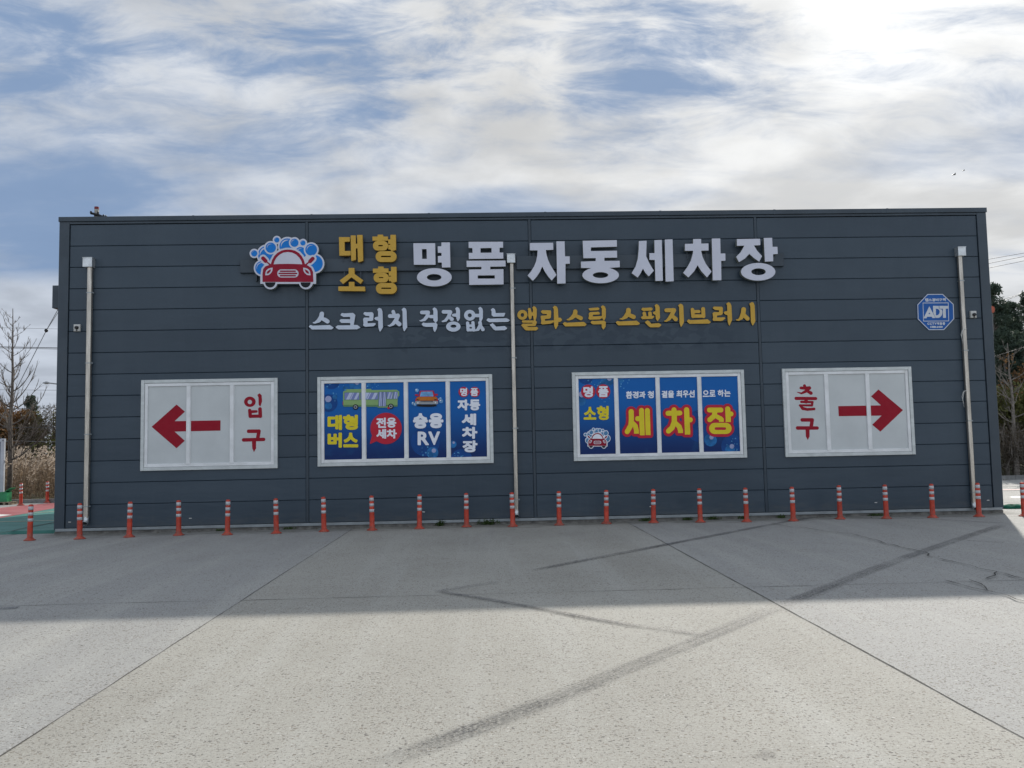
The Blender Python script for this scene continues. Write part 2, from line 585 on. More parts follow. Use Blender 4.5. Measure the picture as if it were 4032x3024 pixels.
def contour(D, x0, y0, cell):
    """closed loops of D = 0 (D negative inside)"""
    ny, nx = D.shape
    neg = D < 0
    code = neg[:-1, :-1] * 1 + neg[:-1, 1:] * 2 + neg[1:, 1:] * 4 + neg[1:, :-1] * 8
    js, is_ = np.nonzero((code > 0) & (code < 15))
    TAB = {1: [(3, 0)], 2: [(0, 1)], 3: [(3, 1)], 4: [(1, 2)], 5: [(3, 0), (1, 2)], 6: [(0, 2)], 7: [(3, 2)],
           8: [(2, 3)], 9: [(2, 0)], 10: [(0, 1), (2, 3)], 11: [(2, 1)], 12: [(1, 3)], 13: [(1, 0)], 14: [(0, 3)]}
    nxt = {}

    def key(j, i, e):
        return ((0, j, i) if e == 0 else (1, j, i + 1) if e == 1 else (0, j + 1, i) if e == 2 else (1, j, i))

    def pt(k):
        h, j, i = k
        if h == 0:
            a, b = D[j, i], D[j, i + 1]
            return (x0 + (i + a / (a - b)) * cell, y0 + j * cell)
        a, b = D[j, i], D[j + 1, i]
        return (x0 + i * cell, y0 + (j + a / (a - b)) * cell)
    for j, i in zip(js.tolist(), is_.tolist()):
        for a, b in TAB[int(code[j, i])]:
            nxt[key(j, i, a)] = key(j, i, b)
    loops = []
    while nxt:
        k0, k = next(iter(nxt.items()))
        del nxt[k0]
        lp = [pt(k0)]
        while k != k0 and k in nxt:
            lp.append(pt(k))
            k = nxt.pop(k)
        if len(lp) > 5:
            loops.append(simplify(lp, cell * 0.13))
    return loops


def simplify(lp, tol):
    P = np.array(lp)
    n = len(P)
    far = int(np.argmax(((P - P[0]) ** 2).sum(1)))
    keep = {0, far}
    st = [(0, far), (far, n)]
    while st:
        a, b = st.pop()
        if b - a < 2:
            continue
        A, B = P[a], P[b % n]
        d = B - A
        L = math.hypot(*d) or 1e-9
        q = P[a + 1:b] - A
        dist = np.abs(q[:, 0] * d[1] - q[:, 1] * d[0]) / L
        i = int(np.argmax(dist))
        if dist[i] > tol:
            m = a + 1 + i
            keep.add(m)
            st += [(a, m), (m, b)]
    return [tuple(P[i]) for i in sorted(keep)]


def rrect(u0, v0, u1, v1, r, n=8):
    r = min(r, (u1 - u0) / 2, (v1 - v0) / 2)
    pts = []
    for cu, cv, a0 in ((u1 - r, v0 + r, -90), (u1 - r, v1 - r, 0), (u0 + r, v1 - r, 90), (u0 + r, v0 + r, 180)):
        for k in range(n + 1):
            a = R(a0 + 90 * k / n)
            pts.append((cu + r * math.cos(a), cv + r * math.sin(a)))
    return pts


def ell(cu, cv, ru, rv=None, n=44):
    rv = rv or ru
    return [(cu + ru * math.cos(2 * math.pi * k / n), cv + rv * math.sin(2 * math.pi * k / n)) for k in range(n)]


_text_cache = {}


def text_edges(s):
    if s in _text_cache:
        return _text_cache[s]
    cu = bpy.data.curves.new('t', 'FONT')
    cu.body = s
    cu.resolution_u = 4
    ob = bpy.data.objects.new('t', cu)
    COL.objects.link(ob)
    dg = bpy.context.evaluated_depsgraph_get()
    me = ob.evaluated_get(dg).to_mesh()
    V = np.array([v.co[:2] for v in me.vertices])
    cnt = {}
    for p in me.polygons:
        for e in p.edge_keys:
            cnt[e] = cnt.get(e, 0) + 1
    E = [e for e, c in cnt.items() if c == 1]
    ob.evaluated_get(dg).to_mesh_clear()
    bpy.data.objects.remove(ob)
    bpy.data.curves.remove(cu)
    lo, hi = V.min(0), V.max(0)
    V = (V - lo) / (hi - lo)
    A = V[[e[0] for e in E]]
    B = V[[e[1] for e in E]]
    _text_cache[s] = (A, B)
    return A, B


# shape operations: ('+'|'-'|'&', kind, data...) in picture-crop coordinates
def shape_loops(ops, M, cell, dil=0.0, rnd=0.0):
    s = M.s
    prep = []
    allp = []
    for op in ops:
        sg, kd = op[0], op[1]
        if kd == 'p':
            P = np.array([M(*q) for q in op[2]])
            prep.append((sg, 'e', (P, np.roll(P, -1, 0))))
            if sg == '+':
                allp.append(P)
        elif kd == 's':
            P = [(*M(q[0], q[1]), q[2] * s / 2) for q in op[2]]
            prep.append((sg, 's', P))
            if sg == '+':
                allp.append(np.array([(p[0] + dx * p[2], p[1] + dy * p[2]) for p in P for dx in (-1, 1) for dy in (-1, 1)]))
        elif kd == 't':
            A, B = text_edges(op[2])
            u0, v0, u1, v1 = op[3]
            dl = op[4] if len(op) > 4 else 0
            u0, v0, u1, v1 = u0 + dl, v0 + dl, u1 - dl, v1 - dl
            f = lambda V: np.array([M(u0 + a * (u1 - u0), v1 - b * (v1 - v0)) for a, b in V])
            A, B = f(A), f(B)
            prep.append((sg, 't', (A, B, dl * s)))
            allp.append(np.vstack([A, A + dl * s, A - dl * s]))
    Q = np.vstack(allp)
    pad = dil * s + 3.5 * cell
    lo = Q.min(0) - pad
    hi = Q.max(0) + pad
    nx, ny = [int(v) + 2 for v in (hi - lo) / cell]
    X, Y = np.meshgrid(lo[0] + np.arange(nx) * cell, lo[1] + np.arange(ny) * cell)
    P = np.stack([X.ravel(), Y.ravel()], 1)
    D = np.full(len(P), 1e3)
    for sg, kd, data in prep:
        d = sd_edges(P, *data) if kd == 'e' else sd_stroke(P, data) if kd == 's' else sd_edges(P, data[0], data[1]) - data[2]
        D = np.minimum(D, d) if sg == '+' else np.maximum(D, -d) if sg == '-' else np.maximum(D, d)
    if rnd:
        r = rnd * s
        lps = contour((D + r).reshape(ny, nx), lo[0], lo[1], cell)
        if lps:
            A = np.vstack([np.array(l) for l in lps])
            B = np.vstack([np.roll(np.array(l), -1, 0) for l in lps])
            D = sd_edges(P, A, B) - r
    D = D - dil * s
    D = np.where(D == 0, 1e-7, D)
    return contour(D.reshape(ny, nx), lo[0], lo[1], cell)


def extrude_loops(mb, loops, yf, yb, mi=0, mside=None):
    """fill the loops at depth yf (front, towards the street) and give them sides back to yb"""
    if mside is None:
        mside = mi
    loops = [l for l in loops if len(l) > 2]
    if not loops:
        return
    flat = [p for l in loops for p in l]
    ed = []
    k = 0
    for l in loops:
        ed += [(k + i, k + (i + 1) % len(l)) for i in range(len(l))]
        k += len(l)
    ov, oe, of = delaunay_2d_cdt([Vector(p) for p in flat], ed, [], 0, 1e-6)[:3]
    ov = np.array([tuple(v) for v in ov])
    F = np.array(of)
    cen = ov[F].mean(1)
    A = np.array(flat)[[e[0] for e in ed]]
    B = np.array(flat)[[e[1] for e in ed]]
    ok = inside(cen, A, B)
    base = len(mb.v)
    mb.v += [(x, yf, z) for x, z in ov.tolist()]
    for t in F[ok].tolist():
        a, b, c = (ov[i] for i in t)
        ar = (b[0] - a[0]) * (c[1] - a[1]) - (b[1] - a[1]) * (c[0] - a[0])
        t = tuple(t) if ar > 0 else (t[0], t[2], t[1])
        mb.f.append(tuple(base + i for i in t))
        mb.m.append(mi)
        mb.smooth.append(False)
    for l in loops:
        n = len(l)
        for i in range(n):
            a, b = l[i], l[(i + 1) % n]
            mb.poly([(a[0], yf, a[1]), (a[0], yb, a[1]), (b[0], yb, b[1]), (b[0], yf, b[1])], mside)


def flat(mb, ops, M, yf, yb, mi=0, mside=None, cell=0.006, dil=0.0, rnd=0.0):
    extrude_loops(mb, shape_loops(ops, M, cell, dil, rnd), yf, yb, mi, mside)


P = lambda *pts: ('+', 'p', list(pts))
N = lambda *pts: ('-', 'p', list(pts))
S = lambda *pts: ('+', 's', list(pts))
RR = lambda *a: ('+', 'p', rrect(*a))
NR = lambda *a: ('-', 'p', rrect(*a))
EL = lambda *a: ('+', 'p', ell(*a))
NE = lambda *a: ('-', 'p', ell(*a))
BX = lambda u0, v0, u1, v1: ('+', 'p', [(u0, v0), (u1, v0), (u1, v1), (u0, v1)])
T = lambda s, box, d=0: ('+', 't', s, box, d)

# ------------------------------------------------------------------ the setting: terrain, yard, markings
g = MB()
g.poly([(-700, -300, -0.05), (700, -300, -0.05), (700, 1100, -0.05), (-700, 1100, -0.05)])
g.build('terrain', M_SOIL, kind='structure')

JX1 = ground(1388, 2083).x
JX2 = ground(2466, 2055).x
JY = ground(2016, 2337).y


def concrete_material():
    m = bpy.data.materials.new('yard_concrete')
    m.use_nodes = True
    t = NT(m.node_tree)
    b = t.n['Principled BSDF']
    pos = t.add('ShaderNodeNewGeometry').outputs['Position']
    x, y, z = t.sep(pos)
    big = t.noise(pos, 0.35, 5, 0.6)
    c = t.mix(t.smooth(big, 0.3, 0.7), (0.355, 0.342, 0.300), (0.418, 0.404, 0.356))
    # the bays were poured from different mixes
    l1 = t.math('LESS_THAN', x, JX1)
    l2 = t.math('GREATER_THAN', x, JX2)
    c = t.mix(t.math('MULTIPLY', t.math('ADD', l1, l2, clamp=True), 0.8), c, (0.355, 0.355, 0.343))
    # tracks worn along the drive
    tr = t.noise(t.scale(pos, (1.6, 0.10, 1)), 1.0, 4, 0.6)
    c = t.mix(t.math('MULTIPLY', t.smooth(tr, 0.45, 0.7), 0.5), c, (0.47, 0.465, 0.425))
    blot = t.noise(pos, 1.3, 6, 0.65)
    c = t.mix(t.math('MULTIPLY', t.smooth(blot, 0.52, 0.72), 0.22), c, (0.28, 0.265, 0.23))
    drip = t.smooth(t.noise(pos, 1.9, 3, 0.5, 0.4), 0.70, 0.76)
    c = t.mix(t.math('MULTIPLY', drip, 0.45), c, (0.17, 0.16, 0.145))
    damp = t.math('MULTIPLY', t.smooth(y, -6.5, -1.0), t.smooth(t.noise(t.scale(pos, (1.1, 0.22, 1)), 1.0, 5, 0.65), 0.46, 0.66))
    c = t.mix(t.math('MULTIPLY', damp, 0.30), c, (0.24, 0.235, 0.22))
    # exposed aggregate: dark chips, pale chips, brown chips, in two sizes
    wv = t.scale(t.noise(pos, 30, 2, out='Color'), (0.022, 0.022, 0))
    dark = pale = None
    for sc_, k_, lim in ((46.0, 0.50, (0.26, 0.60)), (95.0, 0.52, (0.30, 0.68))):
        vo = t.add('ShaderNodeTexVoronoi')
        t.l.new(t.vmath('ADD', t.scale(pos, (0.8, 1.0, 1.0)), wv), vo.inputs['Vector'])
        vo.inputs['Scale'].default_value = sc_
        rx, ry, rz = t.sep(vo.outputs['Color'])
        chip = t.smooth(t.math('SUBTRACT', vo.outputs['Distance'], t.math('MULTIPLY', ry, k_)), -0.06, 0.01, 1, 0)
        dens = t.smooth(t.noise(pos, 0.8, 5, 0.65), 0.3, 0.65, *lim)
        dk = t.math('MULTIPLY', chip, t.math('LESS_THAN', rx, dens))
        pl = t.math('MULTIPLY', chip, t.math('GREATER_THAN', rx, 0.92))
        chipc = t.mix(rz, (0.095, 0.09, 0.085), (0.22, 0.185, 0.145))
        c = t.mix(t.math('MULTIPLY', dk, 0.9), c, chipc)
        c = t.mix(t.math('MULTIPLY', pl, 0.5), c, (0.66, 0.65, 0.61))
        dark = dk if dark is None else t.math('MAXIMUM', dark, dk)
        pale = pl if pale is None else t.math('MAXIMUM', pale, pl)
    fine = t.noise(pos, 48, 6, 0.8)
    c = t.mix(t.math('MULTIPLY', t.smooth(fine, 0.45, 0.66), 0.55), c, (0.19, 0.18, 0.155))
    brl = t.noise(t.scale(pos, (3.0, 75, 1)), 1.0, 3, 0.6)
    c = t.mix(t.math('MULTIPLY', t.smooth(brl, 0.55, 0.75), 0.35), c, (0.20, 0.19, 0.165))
    # dirt gathered along the foot of the building
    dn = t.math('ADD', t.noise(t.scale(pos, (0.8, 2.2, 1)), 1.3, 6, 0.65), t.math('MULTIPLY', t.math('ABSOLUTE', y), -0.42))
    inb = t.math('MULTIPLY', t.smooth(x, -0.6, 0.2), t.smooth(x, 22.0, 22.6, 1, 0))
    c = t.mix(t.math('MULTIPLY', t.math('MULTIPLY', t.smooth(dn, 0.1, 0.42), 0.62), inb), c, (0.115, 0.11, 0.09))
    t.l.new(c, b.inputs['Base Color'])
    b.inputs['Roughness'].default_value = 0.8
    b.inputs['Specular IOR Level'].default_value = 0.35
    # broom finish and pits
    br = t.noise(t.scale(pos, (2.5, 60, 1)), 1.0, 3, 0.6)
    hgt = t.math('ADD', t.math('MULTIPLY', br, 0.5), t.math('MULTIPLY', fine, 0.7))
    hgt = t.math('SUBTRACT', hgt, t.math('MULTIPLY', dark, 0.35))
    hgt = t.math('ADD', hgt, t.math('MULTIPLY', pale, 0.25))
    bp = t.add('ShaderNodeBump')
    bp.inputs['Strength'].default_value = 0.55
    bp.inputs['Distance'].default_value = 0.012
    t.l.new(hgt, bp.inputs['Height'])
    t.l.new(bp.outputs[0], b.inputs['Normal'])
    return m


g = MB()
g.poly([(-40, -60, 0), (70, -60, 0), (70, 13.9, 0), (21.5, 13.9, 0), (21.5, 0.6, 0), (-40, 0.6, 0)])
yard = g.build('concrete_yard', concrete_material(), kind='structure')
Z1 = 0.004


def strip_on_ground(mb, pts, w, z=Z1, jitter=0.0, uv=None):
    pts = [Vector((p[0], p[1], 0)) for p in pts]
    L, Rr = [], []
    for i, p in enumerate(pts):
        d = pts[min(i + 1, len(pts) - 1)] - pts[max(i - 1, 0)]
        d.normalize()
        nrm = Vector((-d.y, d.x, 0))
        ww = (w[i] if hasattr(w, '__len__') else w) * (1 + random.uniform(-jitter, jitter))
        L.append(p + nrm * ww / 2)
        Rr.append(p - nrm * ww / 2)
    for i in range(len(pts) - 1):
        q = [Rr[i], Rr[i + 1], L[i + 1], L[i]]
        mb.poly([(v.x, v.y, z) for v in q])


def dense(pts, step, wob=0.0):
    out = []
    for a, b in zip(pts[:-1], pts[1:]):
        a, b = Vector((a[0], a[1], 0)), Vector((b[0], b[1], 0))
        n = max(1, int((b - a).length / step))
        for k in range(n):
            p = a.lerp(b, k / n)
            out.append((p.x + random.uniform(-wob, wob), p.y + random.uniform(-wob, wob)))
    out.append(tuple(pts[-1][:2]))
    return out


M_JOINT = mat('joint_filler', (0.065, 0.062, 0.055), 0.9, var=0.5, vscale=6)
for jx in (JX1, JX2):
    g = MB()
    strip_on_ground(g, dense([(jx, -30), (jx, -0.35)], 0.35, 0.004), 0.008 if jx == JX1 else 0.014, jitter=0.5)
    at_origin(g.build('slab_joint', M_JOINT), yard)
g = MB()
strip_on_ground(g, dense([(-12, JY + 0.05), (JX1 - 0.012, JY + 0.03)], 0.3, 0.008), 0.009, jitter=0.6)
strip_on_ground(g, dense([(JX1 + 0.012, JY), (JX2 - 0.012, JY)], 0.3, 0.008), 0.009, jitter=0.6)
strip_on_ground(g, dense([(JX2 + 0.012, JY), (30, JY)], 0.3, 0.008), 0.009, jitter=0.6)
at_origin(g.build('slab_joint', M_JOINT), yard)


def rubber_material(name, dens, dark=(0.05, 0.05, 0.055)):
    m = bpy.data.materials.new(name)
    m.use_nodes = True
    t = NT(m.node_tree)
    b = t.n['Principled BSDF']
    b.inputs['Base Color'].default_value = (*dark, 1)
    b.inputs['Roughness'].default_value = 0.36
    b.inputs['Specular IOR Level'].default_value = 0.8
    pos = t.add('ShaderNodeNewGeometry').outputs['Position']
    uv = t.add('ShaderNodeUVMap').outputs[0]
    u, v, _ = t.sep(uv)
    # fades at both edges and breaks up over the texture of the slab
    edge = t.math('MULTIPLY', t.smooth(v, 0.0, 0.3), t.smooth(v, 0.7, 1.0, 1, 0))
    ends = t.math('MULTIPLY', t.smooth(u, 0.0, 0.06), t.smooth(u, 0.93, 1.0, 1, 0))
    br = t.smooth(t.noise(pos, 38, 5, 0.75), 0.36, 0.58)
    pat = t.smooth(t.noise(pos, 0.9, 4, 0.6), 0.32, 0.62, 0.35, 1.0)
    ln = t.smooth(t.noise(t.combine(t.math('MULTIPLY', u, 6), t.math('MULTIPLY', v, 14), 0), 1.0, 2, 0.5), 0.35, 0.6, 0.45, 1.0)
    a = t.math('MULTIPLY', t.math('MULTIPLY', edge, ends), t.math('MULTIPLY', t.math('MULTIPLY', br, pat), ln))
    a = t.math('MULTIPLY', a, dens)
    t.l.new(a, b.inputs['Alpha'])
    return m


def skid(px_pts, w, dens, zoff):
    pts = [ground(*p) for p in px_pts]
    pts = dense([(p.x, p.y) for p in pts], 0.25)
    # smooth the path
    A = np.array(pts)
    for _ in range(6):
        A[1:-1] = (A[:-2] + 2 * A[1:-1] + A[2:]) / 4
    g = MB()
    strip_on_ground(g, [tuple(p) for p in A], w, z=zoff)
    o = g.build('tyre_mark', rubber_material('rubber_mark', dens))
    uvl = o.data.uv_layers.new(name='uv')
    n = len(A) - 1
    for i in range(n):
        for k, (uu, vv) in enumerate(((i / n, 0), ((i + 1) / n, 0), ((i + 1) / n, 1), (i / n, 1))):
            uvl.data[i * 4 + k].uv = (uu, vv)
    at_origin(o, yard)


g2 = lambda u, v: (2016 + u / 1.0972, 1950 + v / 1.0972)
g1 = lambda u, v: (u / 1.0972, 2000 + v / 1.0972)
skid([g1(1480, 1170), g1(1640, 1100), g2(0, 955), g2(250, 858), g2(480, 755), g2(700, 672), g2(860, 605), g2(1000, 545), g2(1200, 465),
      g2(1330, 415), g2(1500, 345), g2(1700, 270), g2(1900, 200), g2(2140, 122)], 0.29, 0.54, 0.004)
skid([g2(60, 332), g2(300, 285), g2(500, 247), g2(690, 210), g2(950, 160), g2(1200, 112), g2(1330, 92)], 0.24, 0.85, 0.008)
skid([g1(1880, 362), g1(2050, 388), g1(2200, 412), g2(120, 495), g2(300, 530), g2(560, 577), g2(720, 598), g2(860, 612)], 0.16, 0.75, 0.012)
skid([g2(1500, 84), g2(1700, 97), g2(1900, 110), g2(2160, 124)], 0.13, 0.8, 0.012)
skid([g2(1960, 198), g2(2040, 203), g2(2130, 207)], 0.12, 0.6, 0.012)
skid([g1(-120, 445), g1(0, 441), g1(85, 432)], 0.22, 0.8, 0.008)
skid([g1(1878, 366), g1(1960, 355), g1(2060, 340), g1(2160, 322)], 0.2, 0.45, 0.016)

cz = lambda u, v: ground(3000 + u / 2.1434, 1880 + v / 2.1434)
M_CRACK = mat('crack', (0.035, 0.033, 0.03), 0.95, var=0.3)
cracks = [[(100, 395), (250, 425), (360, 430), (450, 445), (520, 460), (650, 470), (800, 492), (900, 520), (1000, 545), (1060, 568), (1150, 585),
           (1170, 597), (1380, 637), (1415, 655), (1410, 670), (1600, 715), (1750, 748), (1830, 775), (1990, 805), (2150, 850), (2300, 885)],
          [(1985, 808), (1965, 820), (1970, 840), (1890, 865)],
          [(1550, 878), (1690, 915), (1790, 945), (1900, 968), (2070, 1010), (2150, 1045), (2330, 1085)],
          [(1740, 876), (1860, 910), (1880, 945), (1902, 965)]]
g = MB()
for ci, c in enumerate(cracks):
    pts = dense([(cz(*p).x, cz(*p).y) for p in c], 0.14, 0.018)
    strip_on_ground(g, pts, 0.016, z=0.020 + 0.001 * ci, jitter=0.7)
at_origin(g.build('crack', M_CRACK), yard)

# painted pads beside the car wash (left)
z6 = lambda u, v: (u / 3.95, 1700 + v / 3.95)
PADZ = 0.075


def gp(p, z):
    q = ground(*p, z=z)
    return (q.x, q.y, z)


def painted(name, base, base2, worn):
    m = bpy.data.materials.new(name)
    m.use_nodes = True
    t = NT(m.node_tree)
    b = t.n['Principled BSDF']
    pos = t.add('ShaderNodeNewGeometry').outputs['Position']
    c = t.mix(t.smooth(t.noise(t.scale(pos, (0.4, 1.6, 1)), 1.4, 5, 0.65), 0.3, 0.7), base, base2)
    c = t.mix(t.math('MULTIPLY', t.smooth(t.noise(t.scale(pos, (0.6, 2, 1)), 3.0, 6, 0.7), 0.52, 0.75), 0.5), c, worn)
    t.l.new(c, b.inputs['Base Color'])
    b.inputs['Roughness'].default_value = 0.62
    return m


M_PADG = painted('green_floor_paint', (0.03, 0.155, 0.125), (0.065, 0.235, 0.20), (0.20, 0.30, 0.28))
M_PADR = painted('red_floor_paint', (0.30, 0.07, 0.075), (0.38, 0.12, 0.12), (0.42, 0.28, 0.26))
M_PADW = painted('bare_pad_concrete', (0.33, 0.33, 0.31), (0.42, 0.42, 0.40), (0.25, 0.25, 0.24))
M_LINE = mat('cream_road_paint', (0.55, 0.52, 0.36), 0.6)
M_WLINE = mat('white_road_paint', (0.72, 0.72, 0.68), 0.6)
PX0, PX1, PY0, PY1 = -40.0, -0.03, 0.30, 11.1
g = MB()
g.box(PX0, PX1, PY0, PY1, -0.1, PADZ)
pad = g.build('wash_pad', M_PADG, kind='structure')
# red lane running back along the pad, bare concrete beyond it
L0, L1 = (-3.24, PY0 + .01), (-4.33, PY1 - .01)          # near edge
F0, F1 = (-9.0, PY0 + .01), (-5.53, PY1 - .01)           # far edge
g = MB()
g.poly([(*F0, PADZ + .004), (*L0, PADZ + .004), (*L1, PADZ + .004), (*F1, PADZ + .004)])
at_origin(g.build('red_lane', M_PADR), pad)
g = MB()
g.poly([(-39.9, F0[1], PADZ + .003), (F0[0], F0[1], PADZ + .003), (F1[0], F1[1], PADZ + .003), (-39.9, F1[1], PADZ + .003)])
at_origin(g.build('bare_strip', M_PADW), pad)
g = MB()
for (a, b, w) in ((z6(-300, 1411), z6(900, 1384), 0.09), (z6(400, 1276), z6(900, 1240), 0.09)):
    pa, pb = gp(a, PADZ), gp(b, PADZ)
    strip_on_ground(g, [pa, pb], w, z=PADZ + 0.009)
at_origin(g.build('painted_line', M_LINE), pad)
g = MB()
g.poly([gp(z6(-200, 1345), PADZ + .012), gp(z6(0, 1318), PADZ + .012), gp(z6(190, 1290), PADZ + .012), gp(z6(0, 1285), PADZ + .012), gp(z6(-200, 1298), PADZ + .012)])
at_origin(g.build('white_marking', M_WLINE), pad)
g = MB()
strip_on_ground(g, dense([gp(z6(-100, 1610), PADZ), gp(z6(180, 1550), PADZ), gp(z6(420, 1495), PADZ), gp(z6(860, 1412), PADZ)], 0.3, .01), 0.05, z=PADZ + .014, jitter=.4)
at_origin(g.build('drain_groove', M_JOINT), pad)
# kerb behind the pad
g = MB()
for k in range(28):
    x = -30.0 + k * 1.1
    g.box(x, x + 1.085, 11.12, 11.32, -0.1, 0.215 + random.uniform(-.008, .008))
g.build('kerb', M_KERB, kind='structure')

# markings on the yard to the right, behind the building line
z9 = lambda u, v: (3860 + u / 4.145, 1700 + v / 4.145)
g = MB()
g.poly([gp(z9(470, 1064), Z1), gp(z9(560, 1052), Z1), gp(z9(1000, 1056), Z1), gp(z9(1000, 1074), Z1), gp(z9(560, 1078), Z1)])
at_origin(g.build('white_marking', M_WLINE), yard)
g = MB()
for a, b, w in ((z9(540, 1250), z9(1100, 1235), .30), (z9(330, 948), z9(1100, 940), .30)):
    strip_on_ground(g, [gp(a, 0), gp(b, 0)], w, z=Z1)
at_origin(g.build('red_marking', M_PADR), yard)
g = MB()
strip_on_ground(g, dense([gp(z9(300, 968), 0), gp(z9(1300, 955), 0)], .4, .01), .07, z=0.009)
strip_on_ground(g, dense([gp(z9(300, 893), 0), gp(z9(1300, 885), 0)], .4, .01), .07, z=0.009)
strip_on_ground(g, dense([gp(z9(380, 1160), 0), gp(z9(1300, 1190), 0)], .4, .01), .05, z=0.009)
at_origin(g.build('slab_joint', M_JOINT), yard)
g = MB()
for k in range(34):
    x = 22.5 + k * 1.1
    g.box(x, x + 1.085, 13.92, 14.12, -0.1, 0.16 + random.uniform(-.01, .01))
g.build('kerb', M_KERB, kind='structure')

# ------------------------------------------------------------------ the car wash building
BZ = 0.1 * SC                       # foot of the cladding
BH = 6.5 * SC
BW = 19.833 * SC
TOP = BZ + BH
DEPTH = 11.0
bld = empty('car_wash_building', (BW / 2, 0, 0), 'long slate blue car wash building clad in horizontal steel panels', 'building')


def part(mb, name, mats, parent=bld, label=None):
    o = mb.build(name, mats, label=label)
    if parent is bld:
        at_origin(o, parent)
    else:
        o.parent = parent
        o.matrix_parent_inverse = Matrix.Translation(-Vector(bld.location)) if parent.parent is bld else Matrix()
        o.matrix_parent_inverse = parent.matrix_parent_inverse.copy() if False else Matrix()
    return o


zl = [BZ + SC * v for v in (0.489, 0.934, 1.38, 1.828, 2.281, 2.729, 3.178, 3.628, 4.081, 4.529, 4.980, 5.432, 5.885, 6.34)]
edges_z = [BZ + 0.02] + zl
lx0 = 0.235
joints = [wallp(1209, 1300)[0], wallp(2089.5, 1250)[0], wallp(2987, 1300)[0]]
joints = [(wallp(1209, 1300)[0]), (wallp(2092, 1250)[0]), (wallp(2988, 1250)[0])]
bays = []
xs = [lx0] + joints + [BW - lx0]
for i in range(4):
    bays.append((xs[i] + (0.033 if i else 0.0), xs[i + 1] - (0.033 if i < 3 else 0.0)))
g = MB()
for bx0, bx1 in bays:
    for k in range(len(edges_z) - 1):
        j = random.uniform(-0.0012, 0.0012)
        g.box(bx0, bx1, j, 0.04, edges_z[k] + 0.0042, edges_z[k + 1] - 0.0042, 0, bev=0.009)
g.box(0.02, BW - 0.02, 0.042, 0.12, BZ, TOP - 0.03, 1)
# the other three walls and the wall thickness
g.box(0.0, 0.12, 0.13, DEPTH, BZ, TOP - 0.06, 0)
g.box(BW - 0.12, BW, 0.13, DEPTH, BZ, TOP - 0.06, 0)
g.box(0.13, BW - 0.13, DEPTH - 0.12, DEPTH, BZ, TOP - 0.06, 0)
part(g, 'wall', [M_WALL, M_DARK])
g = MB()
g.box(0.14, BW - 0.14, 0.14, DEPTH - 0.14, TOP - 0.5, TOP - 0.3, 0)
part(g, 'roof', [M_GALV])
for x0, x1 in ((-0.004, lx0 - 0.010), (BW - lx0 + 0.010, BW + 0.004)):
    g = MB()
    g.box(x0, x1, -0.028, 0.0405, BZ - 0.01, TOP - 0.115, 0, bev=0.006)
    part(g, 'corner_trim', [M_TRIM])
g = MB()
g.box(-0.02, BW + 0.02, -0.05, 0.16, TOP - 0.11, TOP, 0, bev=0.006)           # coping
g.box(lx0 - 0.02, BW - lx0 + 0.02, -0.018, 0.0405, zl[-1] + 0.010, TOP - 0.113, 0, bev=0.005)
for k in range(1, 8):                                                        # coping laps
    x = BW * k / 8 + 0.3
    g.box(x, x + 0.05, -0.053, 0.17, TOP - 0.112, TOP + 0.004, 0)
part(g, 'coping', [M_TRIM])
for jx in joints:
    g = MB()
    g.box(jx - 0.030, jx + 0.030, -0.010, 0.0405, BZ + 0.02, zl[-1] + 0.008, 0, bev=0.005)
    g.box(jx - 0.006, jx + 0.006, -0.013, -0.0095, BZ + 0.02, zl[-1] + 0.008, 0)
    part(g, 'joint_cover', [M_TRIM])
g = MB()
g.box(0.03, BW - 0.03, -0.035, 0.04, BZ - 0.045, BZ + 0.018, 0, bev=0.004)
part(g, 'base_flashing', [M_GALV])
g = MB()
g.box(0.0, BW, -0.005, 0.3, -0.1, BZ - 0.047, 0)
g.box(0.0, BW, 0.31, DEPTH, -0.1, BZ - 0.002, 0)
part(g, 'plinth', [M_PLINTH])
g = MB()
p0 = wallp(223, 1130, 1.0)
p1 = wallp(232, 1218, 1.0)
g.box(p0[0], -0.004, 0.8, 1.5, p1[1], p0[1], 0, bev=0.005)
part(g, 'side_hood', [M_TRIM])
for (px, py) in ((274, 2056), (749, 2041), (1668, 2016), (2563, 1995), (3449, 1979), (3891, 1970)):
    x, z = wallp(px, py, -0.01)
    g = MB()
    g.box(x - 0.03, x + 0.03, -0.014, 0.004, z - 0.010, z + 0.010, 0, bev=0.004)
    part(g, 'vent_cap', [M_PLASTIC])


